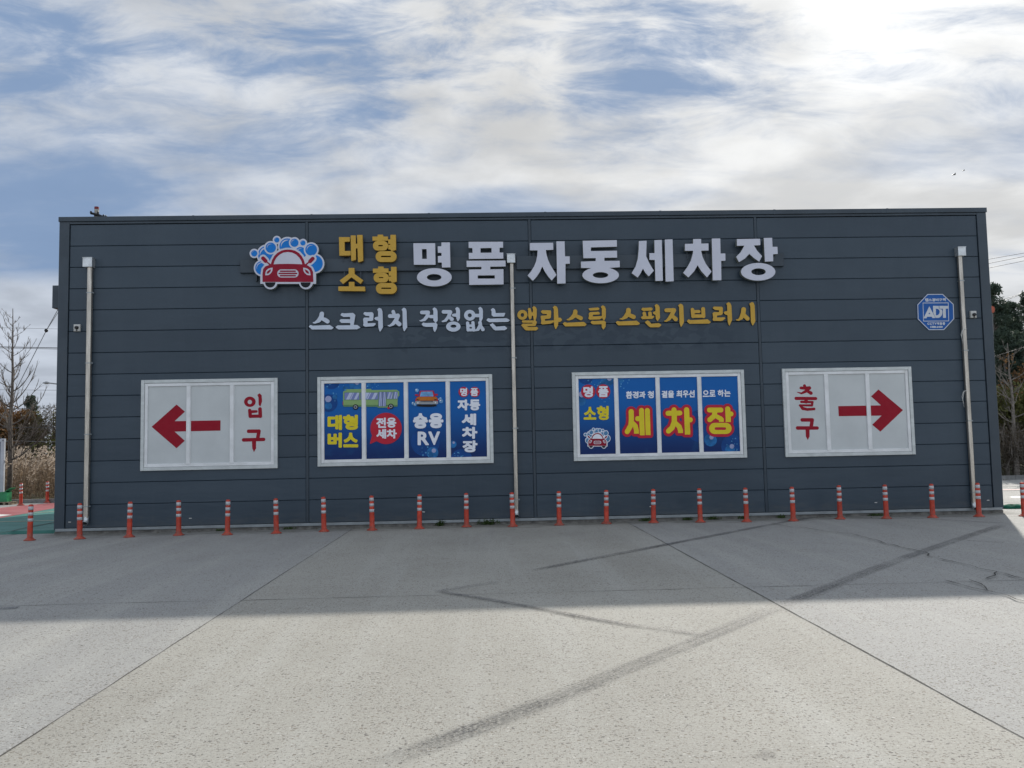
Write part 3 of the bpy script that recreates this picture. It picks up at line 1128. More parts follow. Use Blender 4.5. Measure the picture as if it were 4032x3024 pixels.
def drainpipe(px0, py0, px1, py1, pw, pxt, pyt, pxb, pyb, label):
    """hopper rectangle in picture pixels, pipe top and foot"""
    YF = -0.17
    xa, za = wallp(px0, py0, YF)
    xb, zb = wallp(px1, py1, YF)
    xt, zt = wallp(pxt, pyt, -0.115)
    xf, zf = wallp(pxb, pyb, -0.115)
    xc = (xt + xf) / 2
    h = pw / 2
    g = MB()
    n = 14
    prof = rrect(-h, -h, h, h, 0.022, 4)
    vs, fs = [], []
    for z in (zf, zb + 0.004):
        for u, v in prof:
            vs.append((xc + u, -0.068 + v, z))
    m = len(prof)
    for k in range(m):
        fs.append((k, (k + 1) % m, m + (k + 1) % m, m + k))
    g.raw(vs, fs, 0, True)
    pipe = part(g, 'drainpipe', [M_STEEL], label=label)
    g = MB()
    g.box(xa, xb, YF, -0.003, zb, za, 0, bev=0.004)
    g.box(xa - 0.006, xb + 0.006, YF - 0.006, -0.002, za + 0.001, za + 0.014, 0)
    at2(g, 'hopper', [M_HOPPER], pipe)
    nb = 4
    for k in range(nb):
        z = zf + 0.25 + (zb - zf - 0.85) * k / (nb - 1)
        g = MB()
        g.box(xc - h - 0.006, xc + h + 0.006, -0.068 - h - 0.005, -0.002, z, z + 0.018, 0)
        g.box(xc + h + 0.006, xc + h + 0.035, -0.085, -0.05, z - 0.004, z + 0.024, 0)
        at2(g, 'bracket', [M_GALV], pipe)
    g = MB()
    pts = [(xc, -0.068, zf + 0.03), (xc, -0.070, zf - 0.03), (xc, -0.095, zf - 0.085), (xc, -0.15, zf - 0.125)]
    g.tube(pts, [h + 0.006] * 4, 14, 0, caps=False)
    g.tube([(xc, -0.136, zf - 0.112), (xc, -0.137, zf - 0.113)], [h - 0.004] * 2, 14, 1)
    at2(g, 'elbow', [M_HOPPER, M_DARK], pipe)
    return xc, zf, h


def at2(mb, name, mats, parent, label=None):
    """sub-part modelled in world coordinates under a part of the building"""
    o = mb.build(name, mats, label=label)
    o.parent = parent
    return o


drainpipe(325, 1015, 361.6, 1050, 0.105, 350, 1060, 338, 2040, 'steel drainpipe at the left end of the wall')
drainpipe(1996, 1001, 2029, 1034, 0.09, 2013.5, 1040, 2035, 2012, 'steel drainpipe crossing the lettering at mid wall')
xr_, zr_, hr_ = drainpipe(3772.5, 973, 3805, 1006, 0.095, 3783, 1010, 3838, 1982, 'steel drainpipe near the right end of the wall')

# ------------------------------------------------------------------ windows with film prints
YP = -0.012      # front of the panes


def window(corners, mullions, label):
    """corners: TL, TR, BR, BL in picture pixels; mullions: list of (px,py,px,py) centre lines"""
    q = [wallp(*c, -0.05) for c in corners]
    x0 = (q[0][0] + q[3][0]) / 2
    x1 = (q[1][0] + q[2][0]) / 2
    z1 = (q[0][1] + q[1][1]) / 2
    z0 = (q[2][1] + q[3][1]) / 2
    mx = [wallp(*m, -0.04)[0] for m in mullions]
    t1, t2 = 0.075, 0.072
    g = MB()
    # outer aluminium surround
    g.box(x0, x0 + t1, -0.052, 0.006, z0, z1, 1, bev=0.004)
    g.box(x1 - t1, x1, -0.052, 0.006, z0, z1, 1, bev=0.004)
    g.box(x0 + t1 + .001, x1 - t1 - .001, -0.050, 0.006, z1 - t1, z1, 1, bev=0.004)
    g.box(x0 + t1 + .001, x1 - t1 - .001, -0.050, 0.006, z0, z0 + t1, 1, bev=0.004)
    # white inner frame
    a0, a1, b0, b1 = x0 + t1 + .004, x1 - t1 - .004, z0 + t1 + .004, z1 - t1 - .004
    for (u0, u1, w0, w1) in ((a0, a0 + t2, b0, b1), (a1 - t2, a1, b0, b1), (a0 + t2 + .001, a1 - t2 - .001, b1 - t2, b1), (a0 + t2 + .001, a1 - t2 - .001, b0, b0 + t2)):
        g.box(u0, u1, -0.036, 0.005, w0, w1, 0, bev=0.006)
    # bead just inside
    c0, c1, d0, d1 = a0 + t2 + .001, a1 - t2 - .001, b0 + t2 + .001, b1 - t2 - .001
    xs = [c0] + mx + [c1]
    for m in mx:
        g.box(m - 0.043, m + 0.043, -0.042, 0.004, d0, d1, 0, bev=0.006)
        g.box(m + 0.045, m + 0.058, -0.026, 0.004, d0, d1, 0)
        g.box(m - 0.045, m + 0.045, -0.0445, -0.0, d0 - 0.02, d0 + 0.03, 0)
    w = part(g, 'window', [M_FRAME, M_OUTER], label=label)
    panes = []
    for i in range(len(xs) - 1):
        l = xs[i] + (0.0595 if i else 0.001)
        r = xs[i + 1] - (0.0445 if i < len(xs) - 2 else 0.001)
        panes.append((l, r, d0, d1))
    return w, panes


def print_material():
    m = bpy.data.materials.new('blue_poster_print')
    m.use_nodes = True
    t = NT(m.node_tree)
    b = t.n['Principled BSDF']
    pos = t.add('ShaderNodeNewGeometry').outputs['Position']
    x, y, z = t.sep(pos)
    c = t.mix(t.smooth(z, 1.45, 2.9), (0.003, 0.020, 0.11), (0.003, 0.115, 0.40))
    n = t.noise(pos, 2.2, 3, 0.5)
    c = t.mix(t.math('MULTIPLY', t.smooth(n, 0.55, 0.75), 0.35), c, (0.01, 0.10, 0.24))
    t.l.new(c, b.inputs['Base Color'])
    b.inputs['Roughness'].default_value = 0.5
    b.inputs['Specular IOR Level'].default_value = 0.25
    return m


M_POSTER = print_material()


def panes_of(w, panes, m):
    for (l, r, d0, d1) in panes:
        g = MB()
        g.box(l, r, YP, 0.002, d0, d1, 0)
        at2(g, 'pane', [m], w)


def lay(k):
    return YP - 0.0025 * k, YP - 0.0025 * k + 0.0018


def clip(pane, ops, M):
    """ops clipped to a pane rectangle given in metres: returns loops"""
    pass


# -- entry window (left)
ME = zmap(540, 1470, 3.814, YP)
wq = lambda x0, y0, k: (lambda u, v: (x0 + u / k, y0 + v / k))
e = wq(540, 1470, 3.814)
w1, p1_ = window([e(55, 103), e(2105, 66), e(2108, 1420), e(48, 1472)], [e(764, 760), e(1418, 760)], 'white window with a left arrow and the red word for entrance')
panes_of(w1, p1_, M_PANE)
g = MB()
flat(g, [P((218, 803), (593, 468), (718, 575), (563, 718), (1253, 706), (1251, 860), (563, 875), (716, 1012), (592, 1125))], ME, *lay(1))
at2(g, 'arrow', [M_CRIMSON], w1)
g = MB()
flat(g, [EL(1693, 427, 87, 78), NE(1692, 430, 33, 33),
         P((1805, 325), (1838, 298), (1870, 330), (1877, 420), (1850, 505), (1825, 470), (1822, 360)),
         S((1690, 555, 50), (1700, 645, 55)), S((1845, 535, 55), (1850, 645, 55)), S((1700, 645, 50), (1845, 642, 50)), S((1700, 578, 48), (1790, 572, 40))], ME, *lay(1), cell=0.005, rnd=6)
flat(g, [S((1675, 870, 55), (1830, 868, 55), (1812, 975, 55)), S((1600, 1000, 55), (1900, 992, 52)), S((1755, 1010, 62), (1757, 1120, 58), (1755, 1180, 5))], ME, *lay(1), cell=0.005)
at2(g, 'lettering', [M_CRIMSON], w1)

# -- exit window (right)
MX = zmap(3060, 1430, 3.95, YP)
e = wq(3060, 1430, 3.95)
w4, p4_ = window([e(82, 88), e(2092, 50), e(2152, 1420), e(130, 1460)], [e(783, 740), e(1424, 740)], 'white window with a right arrow and the red word for exit')
panes_of(w4, p4_, M_PANE)
g = MB()
flat(g, [P((950, 668), (1615, 656), (1460, 517), (1575, 408), (1957, 730), (1605, 1065), (1478, 957), (1625, 815), (957, 825))], MX, *lay(1))
at2(g, 'arrow', [M_CRIMSON], w4)
g = MB()
flat(g, [S((425, 350, 45), (440, 390, 45)), S((370, 385, 45), (430, 390, 45), (500, 385, 55)), S((505, 385, 50), (440, 440, 45), (380, 470, 30), (310, 450, 8)),
         S((460, 430, 40), (525, 465, 55))], MX, *lay(1), cell=0.005)
flat(g, [S((295, 548, 50), (600, 550, 48)), S((450, 560, 55), (450, 600, 55)),
         S((375, 602, 36), (550, 605, 36), (540, 657, 36), (352, 655, 30), (400, 705, 50), (470, 720, 42), (575, 712, 42))], MX, *lay(1), cell=0.005)
flat(g, [S((390, 882, 55), (545, 882, 55), (530, 985, 55)), S((318, 1008, 55), (622, 1008, 52)), S((472, 1020, 62), (475, 1135, 58), (477, 1190, 5))], MX, *lay(1), cell=0.005)
at2(g, 'lettering', [M_CRIMSON], w4)

# -- emblem drawing shared by the big sign and the poster
BUB = [(560, 575, 240), (1120, 348, 218), (1480, 520, 156), (1848, 812, 232), (430, 935, 186), (665, 383, 140), (1310, 248, 110),
       (1540, 253, 70), (1765, 437, 160), (830, 172, 70), (215, 537, 84)]
CAR_OUT = [P((440, 1315), (440, 1080), (460, 960), (520, 890), (620, 855), (668, 830), (700, 720), (760, 610), (850, 520), (960, 460), (1060, 437), (1130, 432),
             (1220, 438), (1330, 465), (1430, 525), (1510, 615), (1565, 720), (1595, 830), (1680, 870), (1770, 940), (1815, 1040), (1825, 1315)),
           S((455, 670, 105), (525, 745, 105)), S((570, 780, 34), (690, 880, 50)), S((1808, 680, 105), (1735, 755, 105)), S((1700, 780, 34), (1580, 880, 50))]
mirx = lambda pts: [(2262 - u, v) for u, v in pts]
HL = [(720, 922), (660, 930), (600, 950), (550, 990), (525, 1035), (510, 1135), (570, 1132), (620, 1120), (680, 1065), (710, 1010)]
HI = [(675, 968), (620, 990), (580, 1020), (560, 1050), (552, 1092), (600, 1084), (640, 1050), (660, 1015)]


def emblem(mb, M, y0, dy, cell, white=0, blue=1, red=2, black=3, thick=None, side=None):
    car = [('+', o[1], o[2]) for o in CAR_OUT]
    base = [EL(u, v, r + 44) for u, v, r in BUB] + car_grow(car) + [BX(380, 900, 1895, 1366), EL(655, 1325, 190), EL(1622, 1325, 190)]
    extrude_loops(mb, shape_loops(base, M, cell), y0, y0 + (thick or dy * 0.8), white, side if side is not None else white)
    ops = []
    for i, (u, v, r) in enumerate(BUB):
        ops += [NE(u, v, r + 44), EL(u, v, r)]
        a = [R(k) for k in range(165, 292, 14)] if r < 200 else [R(k) for k in range(175, 285, 12)]
        hr = r * (0.74 if r < 180 else 0.80)
        wd = r * (0.13 if r < 200 else 0.17)
        pts = [(u + hr * math.cos(t), v + hr * math.sin(t), max(6, wd * math.sin(math.pi * (k + .6) / (len(a) + .2)))) for k, t in enumerate(a)]
        ops.append(('-', 's', pts))
    for o in car:
        if o[1] == 'p':
            ops.append(('-', 'p', o[2]))
            loop = [(p[0], p[1], 104) for p in o[2]]
            ops.append(('-', 's', loop))
        else:
            ops.append(('-', 's', [(p[0], p[1], p[2] + 104) for p in o[2]]))
    ops.append(('-', 'p', [(380, 1200), (1895, 1200), (1895, 1500), (380, 1500)]))
    flat(mb, ops, M, y0 - dy, y0 - dy * 0.2, blue, cell=cell)
    ops = list(car)
    ops.append(N((740, 836), (765, 745), (820, 650), (910, 565), (1010, 515), (1130, 498), (1250, 515), (1350, 565), (1440, 650), (1500, 745), (1525, 836),
                 (1300, 825), (1130, 822), (900, 826)))
    ops += [('-', 'p', HL), ('+', 'p', HI), ('-', 'p', mirx(HL)), ('+', 'p', mirx(HI)), NR(840, 972, 1422, 1195, 111),
            RR(912, 1003, 1350, 1042, 20), RR(872, 1064, 1390, 1103, 20), RR(912, 1126, 1350, 1165, 20)]
    flat(mb, ops, M, y0 - dy, y0 - dy * 0.2, red, cell=cell)
    ops = [EL(650, 1328, 140, 138), EL(1612, 1328, 138, 138), N((300, 1000), (2000, 1000), (2000, 1326), (300, 1326))]
    flat(mb, ops, M, y0 - dy, y0 - dy * 0.2, black, cell=cell)


def car_grow(car):
    out = []
    for o in car:
        if o[1] == 'p':
            out.append(o)
            out.append(('+', 's', [(p[0], p[1], 108) for p in o[2][1:-1]]))
        else:
            out.append(('+', 's', [(p[0], p[1], p[2] + 108) for p in o[2]]))
    return out


# -- blue poster windows
MA = zmap(1240, 1460, 4.253, YP)
MBz = zmap(1590, 1460, 4.254, YP)
MC = zmap(2240, 1440, 4.253, YP)
MD = zmap(2580, 1440, 4.253, YP)
ea, eb, ec, ed = wq(1240, 1460, 4.253), wq(1590, 1460, 4.254), wq(2240, 1440, 4.253), wq(2580, 1440, 4.253)
w2, p2_ = window([ea(38, 102), eb(1480, 60), eb(1505, 1540), ea(45, 1610)], [ea(814, 840), ea(1522, 830), eb(738, 815)], 'window with a blue poster showing a green bus')
w3, p3_ = window([ec(45, 117), ed(1480, 60), ed(1545, 1540), ec(90, 1597)], [ec(800, 840), ec(1498, 830), ed(752, 815)], 'window with a blue poster in big yellow letters outlined in red')
panes_of(w2, p2_, M_POSTER)
panes_of(w3, p3_, M_POSTER)


class IdMap:
    def __init__(self):
        self.s = 1.0

    def __call__(self, u, v):
        return (u, v)


IDM = IdMap()


def bokeh(w, panes, items):
    """printed bubbles: (map, u, v, r, material index), clipped to the panes"""
    g = MB()
    for (M, u, v, r, mi) in items:
        c = M(u, v)
        rr = r * M.s
        for (l, rt, d0, d1) in panes:
            if c[0] + rr < l or c[0] - rr > rt:
                continue
            ops = [EL(c[0], c[1], rr, rr, 40), ('&', 'p', [(l + .002, d0 + .002), (rt - .002, d0 + .002), (rt - .002, d1 - .002), (l + .002, d1 - .002)])]
            lv = {0: 1, 1: 2, 2: 3, 3: 3}[mi]
            flat(g, ops, IDM, *lay(lv), mi, cell=max(0.003, rr / 16))
    at2(g, 'bubble_pattern', [M_BOK1, M_BOK2, M_LILAC, M_DOT], w)


def dots(M, n, u0, v0, u1, v1):
    return [(M, random.uniform(u0, u1), random.uniform(v0, v1), random.choice((6, 8, 9, 12)), 3) for _ in range(n)]


bokeh(w2, p2_, [(MA, 280, 170, 140, 0), (MA, 700, 230, 125, 1), (MA, 705, 195, 38, 2), (MA, 230, 540, 150, 0), (MA, 225, 590, 62, 1), (MA, 225, 473, 53, 2),
                (MA, 905, 240, 34, 1), (MA, 335, 440, 40, 1), (MA, 515, 300, 45, 1),
                (MBz, 360, 1190, 242, 0), (MBz, 480, 1375, 98, 1), (MBz, 503, 1337, 36, 2), (MBz, 822, 1230, 62, 1), (MBz, 835, 1203, 20, 2), (MBz, 965, 1500, 188, 0)]
      + dots(MA, 12, 170, 200, 560, 520) + dots(MA, 5, 870, 210, 1060, 300) + dots(MBz, 8, 300, 1270, 420, 1430) + dots(MBz, 8, 830, 1330, 1000, 1440))
bokeh(w3, p3_, [(MC, 280, 180, 130, 0), (MC, 640, 235, 110, 1), (MC, 678, 215, 38, 2), (MC, 205, 590, 80, 1), (MC, 215, 480, 50, 2), (MC, 520, 310, 40, 1),
                (MC, 875, 250, 40, 1), (MD, 925, 1245, 105, 1), (MD, 940, 1200, 35, 2), (MD, 1300, 1350, 195, 0), (MD, 1250, 1410, 80, 1), (MD, 1283, 1350, 38, 2), (MD, 760, 1010, 270, 0)]
      + dots(MC, 8, 160, 220, 540, 400) + dots(MC, 6, 440, 540, 700, 620) + dots(MC, 6, 840, 220, 1020, 420) + dots(MD, 10, 1140, 1170, 1410, 1440))

# texts of the bus window
g = MB()
cw = 0.0042
for ch, bx in (('대', (212, 740, 455, 992)), ('형', (470, 735, 722, 990)), ('버', (213, 1035, 453, 1288)), ('스', (475, 1035, 726, 1282))):
    flat(g, [T(ch, bx, 16)], MA, *lay(4), 0, cell=cw)
for ch, bx in (('전', (1030, 785, 1192, 957)), ('용', (1203, 785, 1364, 952)), ('세', (1030, 975, 1193, 1137)), ('차', (1200, 978, 1372, 1134))):
    flat(g, [T(ch, bx, 8)], MA, *lay(5), 1, cell=cw)
for ch, bx, dl in (('승', (155, 710, 402, 968), 17), ('용', (418, 710, 664, 962), 17), ('R', (232, 1018, 420, 1246), 12), ('V', (412, 1016, 606, 1242), 12),
                   ('명', (945, 288, 1060, 424), 6), ('품', (1116, 290, 1246, 422), 6), ('자', (898, 480, 1088, 664), 12), ('동', (1098, 480, 1280, 664), 11),
                   ('세', (970, 716, 1212, 914), 13), ('차', (975, 938, 1232, 1138), 13), ('장', (984, 1165, 1234, 1365), 12)):
    flat(g, [T(ch, bx, dl)], MBz, *lay(5), 1, cell=cw)
at2(g, 'lettering', [M_YELLOW, M_WHITEP], w2)
g = MB()
flat(g, [EL(1193, 965, 263), P((955, 1085), (920, 1228), (1035, 1178))], MA, *lay(4), 0)
at2(g, 'speech_bubble', [M_REDP], w2)
for ops, M, w_ in (([EL(1003, 355, 86)], MBz, w2), ([EL(1187, 355, 86)], MBz, w2), ([EL(323, 435, 119)], MC, w3), ([EL(573, 430, 119)], MC, w3)):
    g = MB()
    flat(g, ops, M, *lay(4), 0)
    at2(g, 'red_disc', [M_REDP], w_)
# bus picture
g = MB()
flat(g, [P((472, 355), (490, 336), (525, 332), (525, 310), (940, 303), (950, 322), (1372, 317), (1392, 335), (1400, 420), (1385, 500), (1385, 592), (1050, 602), (500, 602), (474, 580)),
         S((1385, 342, 18), (1404, 350, 18), (1404, 418, 18))], MA, *lay(4), 0, cell=0.004)
flat(g, [BX(478, 572, 1384, 600)], MA, *lay(5), 1)
WIN = [(498, 366, 745, 484), (765, 366, 1055, 480), (1068, 356, 1128, 596), (1134, 356, 1190, 596), (1200, 356, 1302, 472), (1314, 352, 1386, 470)]
for (u0, v0, u1, v1) in WIN:
    flat(g, [RR(u0 - 6, v0 - 6, u1 + 6, v1 + 6, 8)], MA, *lay(5), 1)
    flat(g, [RR(u0, v0, u1, v1, 6)], MA, *lay(6), 2)
    wq_, hq_ = u1 - u0, v1 - v0
    for fa, fw in ((0.10, 0.22), (0.36, 0.06), (0.62, 0.18)):
        a = u0 + fa * wq_
        bw = fw * wq_
        sl = min(hq_ * 0.5, wq_ * 0.35)
        ops = [P((a, v1), (a + bw, v1), (a + bw + sl, v0), (a + sl, v0)), ('&', 'p', [(u0 + 1, v0 + 1), (u1 - 1, v0 + 1), (u1 - 1, v1 - 1), (u0 + 1, v1 - 1)])]
        flat(g, ops, MA, *lay(7), 3, cell=0.004)
for cu_, cv_ in ((682, 607), (1272, 596)):
    flat(g, [EL(cu_, cv_, 46)], MA, *lay(7), 4)
    flat(g, [EL(cu_, cv_, 30), NE(cu_, cv_, 14)] + [NE(cu_ + 21 * math.cos(k * 1.2566), cv_ + 21 * math.sin(k * 1.2566), 5, 5, 10) for k in range(5)], MA, *lay(8), 5, cell=0.0025)
flat(g, [BX(1052, 598, 1232, 616)], MA, *lay(6), 0)
flat(g, [BX(1218, 608, 1252, 640)], MA, *lay(9), 6)
flat(g, [BX(468, 515, 476, 575)], MA, *lay(6), 6)
at2(g, 'bus_picture', [M_BUSG, M_BUSD, M_BUSW, M_STRIPE, M_BLACK, M_GREYP, M_REDP], w2)
# plain car picture
g = MB()
flat(g, [EL(385, 585, 172, 20)], MBz, *lay(4), 4)
flat(g, [BX(240, 540, 295, 585), BX(478, 540, 535, 582)], MBz, *lay(5), 4)
flat(g, [P((278, 335), (492, 332), (505, 345), (525, 432), (552, 440), (572, 480), (576, 535), (192, 535), (195, 480), (222, 440), (252, 432), (266, 345)),
         RR(190, 393, 245, 422, 8), RR(516, 386, 570, 416, 8)], MBz, *lay(6), 0, cell=0.004)
flat(g, [P((290, 350), (482, 347), (498, 430), (268, 432))], MBz, *lay(7), 1)
flat(g, [P((232, 440), (548, 438), (560, 478), (545, 500), (225, 502), (210, 480))], MBz, *lay(7), 2)
flat(g, [RR(190, 505, 576, 560, 22)], MBz, *lay(7), 3)
for k in range(11):
    flat(g, [BX(284 + k * 19, 498, 294 + k * 19, 526)], MBz, *lay(8), 4)
flat(g, [P((218, 478), (262, 486), (258, 498), (222, 497)), P((552, 474), (505, 483), (510, 496), (548, 494))], MBz, *lay(8), 4, cell=0.003)
for u, v, r in ((237, 540, 12), (530, 533, 12)):
    flat(g, [EL(u, v, r)], MBz, *lay(8), 5, cell=0.003)
for u, v, r in ((220, 328, 31), (625, 508, 35), (617, 463, 19), (158, 546, 28), (188, 566, 26), (590, 480, 16)):
    flat(g, [EL(u, v, r)], MBz, *lay(9), 1, cell=0.004)
    flat(g, [EL(u - r * .3, v - r * .3, r * .35)], MBz, *lay(10), 5, cell=0.003)
at2(g, 'car_picture', [M_REDP, M_SKYP, M_ORANGE, M_GREYP, M_BLACK, M_WHITEP], w2)

# texts of the third window
g = MB()
BIG = [
    (MC, [S((1042, 770, 85), (1045, 900, 85), (1035, 1000, 82), (975, 1105, 82)), S((1055, 945, 70), (1112, 1010, 80), (1130, 1090, 80)), BX(1090, 1080, 1171, 1138),
          S((1215, 750, 84), (1226, 1115, 84)), BX(1186, 1090, 1268, 1165), S((1150, 887, 82), (1220, 887, 82)), S((1312, 750, 82), (1323, 1115, 82)), BX(1284, 1090, 1365, 1162)]),
    (MD, [S((312, 740, 84), (312, 800, 84)), S((212, 797, 82), (410, 792, 82)), S((315, 800, 86), (318, 940, 86), (280, 1040, 86), (220, 1095, 82)),
          S((330, 955, 75), (400, 1020, 80), (420, 1085, 82)), BX(380, 1080, 463, 1127), S((523, 740, 86), (538, 1100, 90)), BX(494, 1080, 584, 1152), S((560, 907, 82), (585, 907, 82))]),
    (MD, [S((905, 742, 80), (1098, 742, 80)), S((1000, 760, 82), (985, 840, 82), (910, 905, 80)), S((1025, 850, 70), (1090, 885, 76), (1105, 900, 78)), BX(1066, 890, 1145, 941),
          S((1210, 725, 86), (1220, 890, 86)), BX(1177, 880, 1263, 943), S((1230, 808, 82), (1266, 808, 82)), RR(900, 957, 1276, 1143, 93), NR(992, 1030, 1184, 1076, 23)])]
for M, ops in BIG:
    flat(g, ops, M, *lay(4), 2, cell=0.005, dil=46)
    flat(g, ops, M, *lay(5), 0, cell=0.0045)
for ch, bx in (('소', (247, 688, 457, 904)), ('형', (464, 672, 667, 910))):
    flat(g, [T(ch, bx, 11)], MC, *lay(4), 0, cell=cw)
for ch, bx, dl in (('명', (241, 346, 401, 527), 9), ('품', (489, 342, 662, 524), 9)):
    flat(g, [T(ch, bx, dl)], MC, *lay(5), 1, cell=cw)
for M, lst in ((MC, (('환', (955, 428, 1060, 551)), ('경', (1063, 428, 1166, 546)), ('과', (1174, 428, 1282, 544)), ('청', (1318, 423, 1420, 544)))),
               (MD, (('결', (105, 418, 202, 539)), ('을', (210, 416, 314, 537)), ('최', (353, 413, 447, 532)), ('우', (458, 413, 557, 532)), ('선', (560, 410, 660, 530)),
                     ('으', (793, 410, 897, 522)), ('로', (903, 408, 1007, 519)), ('하', (1043, 403, 1147, 519)), ('는', (1150, 403, 1260, 519))))):
    for ch, bx in lst:
        flat(g, [T(ch, bx, 5)], M, *lay(4), 1, cell=0.0032)
at2(g, 'lettering', [M_YELLOW, M_WHITEP, M_REDP], w3)
g = MB()


def msmall(u, v):
    return MC(245 + (u - 85) / (2130 - 85) * 453, 1035 + (v - 50) / (1510 - 50) * 353)


msmall.s = MC.s * 453 / 2045
emblem(g, msmall, YP - 0.010, 0.0025, 0.0036)
M_BUBSOFT = mat('soft_bubble_print', (0.06, 0.20, 0.38), 0.4)
at2(g, 'car_picture', [M_WHITEP, M_BUBSOFT, M_MAROON, M_BLACK], w3)

# ------------------------------------------------------------------ the signs
YR = -0.085     # raceway front
YL = -0.215     # letter fronts
sign = empty('wall_sign', (*[wallp(2016, 1080)[0]], 0, wallp(2016, 1080)[1]), 'row of big raised white and gold letters along the top of the building', 'sign')


def sub(mb, name, mats, parent, label=None):
    return at_origin(mb.build(name, mats, label=label), parent)


for (pa, pb) in (((945, 1022, 1074), (1988, 1010, 1062)), ((2033, 1011, 1064), (3085, 992, 1044))):
    xa, zt = wallp(pa[0], pa[1], YR)
    _, zb = wallp(pa[0], pa[2], YR)
    xb, zt2 = wallp(pb[0], pb[1], YR)
    g = MB()
    zc = (zt + zt2) / 2
    hh = (zt - zb)
    g.box(xa, xb, YR, 0.0, zc - hh, zc, 0, bev=0.006)
    sub(g, 'mounting_rail', [M_TRIM], sign)

m2 = zmap(1310, 910, 6.382, YL)
m3 = zmap(1600, 930, 4.809, YL)
m4 = zmap(2050, 920, 4.337, YL)
m5 = zmap(2460, 920, 3.511, YL)
GOLD = [
    [P((155, 150), (430, 150), (430, 262), (298, 265), (300, 498), (450, 498), (450, 612), (168, 615)),
     P((450, 108), (580, 108), (585, 720), (480, 752), (465, 730)), P((612, 95), (748, 95), (765, 742), (655, 782), (635, 765)), P((570, 318), (625, 318), (630, 432), (575, 432))],
    [P((1128, 88), (1265, 88), (1268, 136), (1388, 136), (1390, 240), (1000, 240), (997, 136), (1130, 136)), RR(1010, 246, 1392, 488, 120), NR(1145, 348, 1260, 382, 17),
     P((1450, 92), (1585, 92), (1592, 470), (1485, 503), (1460, 485), (1450, 460)), BX(1392, 208, 1462, 320), BX(1398, 342, 1462, 458),
     RR(1078, 503, 1605, 775, 135), NR(1212, 618, 1463, 655, 18)],
    [P((400, 925), (545, 925), (548, 1075), (768, 1238), (700, 1325), (470, 1158), (262, 1328), (175, 1240), (403, 1070)),
     P((405, 1275), (545, 1275), (545, 1392), (810, 1395), (818, 1508), (145, 1502), (140, 1390), (408, 1390))],
    [P((1140, 890), (1278, 890), (1282, 935), (1402, 938), (1403, 1042), (1012, 1048), (1008, 942), (1143, 940)), RR(1027, 1050, 1408, 1290, 120), NR(1158, 1155, 1275, 1180, 12),
     P((1465, 897), (1603, 897), (1608, 1268), (1495, 1302), (1475, 1285), (1465, 1260)), BX(1408, 1010, 1472, 1120), BX(1411, 1142, 1472, 1258),
     RR(1085, 1303, 1612, 1575, 135), NR(1220, 1418, 1473, 1452, 17)]]
WHITE = [
    (m3, [P((132, 133), (545, 133), (552, 540), (142, 540)), N((295, 243), (383, 243), (388, 430), (300, 430)),
          P((665, 117), (825, 117), (835, 590), (675, 592), (670, 498), (600, 498), (597, 375), (667, 372), (665, 315), (597, 313), (594, 192), (663, 190)),
          EL(530, 778, 330, 173), NE(526, 778, 138, 62)]),
    (m3, [P((1178, 106), (1830, 104), (1833, 217), (1765, 217), (1765, 310), (1836, 310), (1835, 425), (1184, 432), (1182, 316), (1254, 316), (1250, 222), (1180, 222)),
          N((1404, 226), (1612, 222), (1613, 312), (1404, 314)),
          P((1140, 465), (1878, 460), (1880, 573), (1588, 577), (1588, 628), (1838, 624), (1841, 912), (1190, 922), (1186, 632), (1422, 628), (1422, 580), (1142, 583)),
          N((1352, 742), (1674, 740), (1675, 802), (1352, 804))]),
    (m4, [P((157, 160), (556, 155), (558, 275), (430, 280), (440, 350), (465, 440), (505, 530), (560, 620), (612, 705), (530, 800), (470, 730), (410, 640), (368, 558),
            (330, 650), (270, 740), (208, 805), (118, 715), (170, 655), (230, 560), (265, 470), (285, 370), (290, 285), (158, 285)),
          P((610, 132), (751, 130), (758, 388), (838, 388), (840, 512), (765, 515), (767, 850), (625, 853))]),
    (m4, [P((1060, 122), (1643, 110), (1645, 222), (1200, 234), (1200, 298), (1646, 290), (1648, 408), (1430, 412), (1430, 465), (1692, 463), (1695, 572), (1450, 590),
            (1300, 590), (1032, 585), (1030, 478), (1283, 468), (1283, 417), (1072, 420)), EL(1367, 708, 312, 138), NE(1365, 707, 132, 50)]),
    (m5, [P((195, 103), (303, 97), (300, 200), (296, 312), (340, 410), (402, 512), (332, 590), (285, 540), (252, 482), (220, 545), (180, 607), (95, 545), (150, 455), (180, 350), (193, 220)),
          P((410, 90), (512, 86), (527, 650), (425, 653), (415, 362), (342, 362), (340, 270), (412, 268)), P((553, 82), (660, 78), (677, 658), (565, 662))]),
    (m5, [P((945, 75), (1055, 73), (1057, 137), (1157, 135), (1160, 232), (1055, 235), (1075, 320), (1120, 415), (1200, 525), (1137, 605), (1060, 520), (1007, 435), (960, 520),
            (880, 605), (807, 542), (865, 465), (915, 370), (940, 280), (947, 236), (833, 236), (832, 142), (945, 139)),
          P((1203, 68), (1320, 66), (1325, 275), (1390, 273), (1392, 373), (1332, 377), (1336, 643), (1217, 645))]),
    (m5, [P((1550, 75), (1870, 70), (1875, 158), (1785, 163), (1830, 235), (1898, 310), (1858, 387), (1790, 340), (1722, 278), (1660, 345), (1580, 393), (1540, 320), (1600, 260), (1655, 165), (1552, 168)),
          P((1922, 60), (2037, 57), (2043, 182), (2110, 182), (2115, 280), (2050, 285), (2052, 382), (1938, 387)), EL(1845, 527, 238, 122), NE(1850, 526, 100, 47)])]
for ops in GOLD:
    g = MB()
    flat(g, ops, m2, YL, YR - 0.003, 0, 1, cell=0.006)
    sub(g, 'letter', [M_GOLD, M_GOLDS], sign, 'raised gold letter')
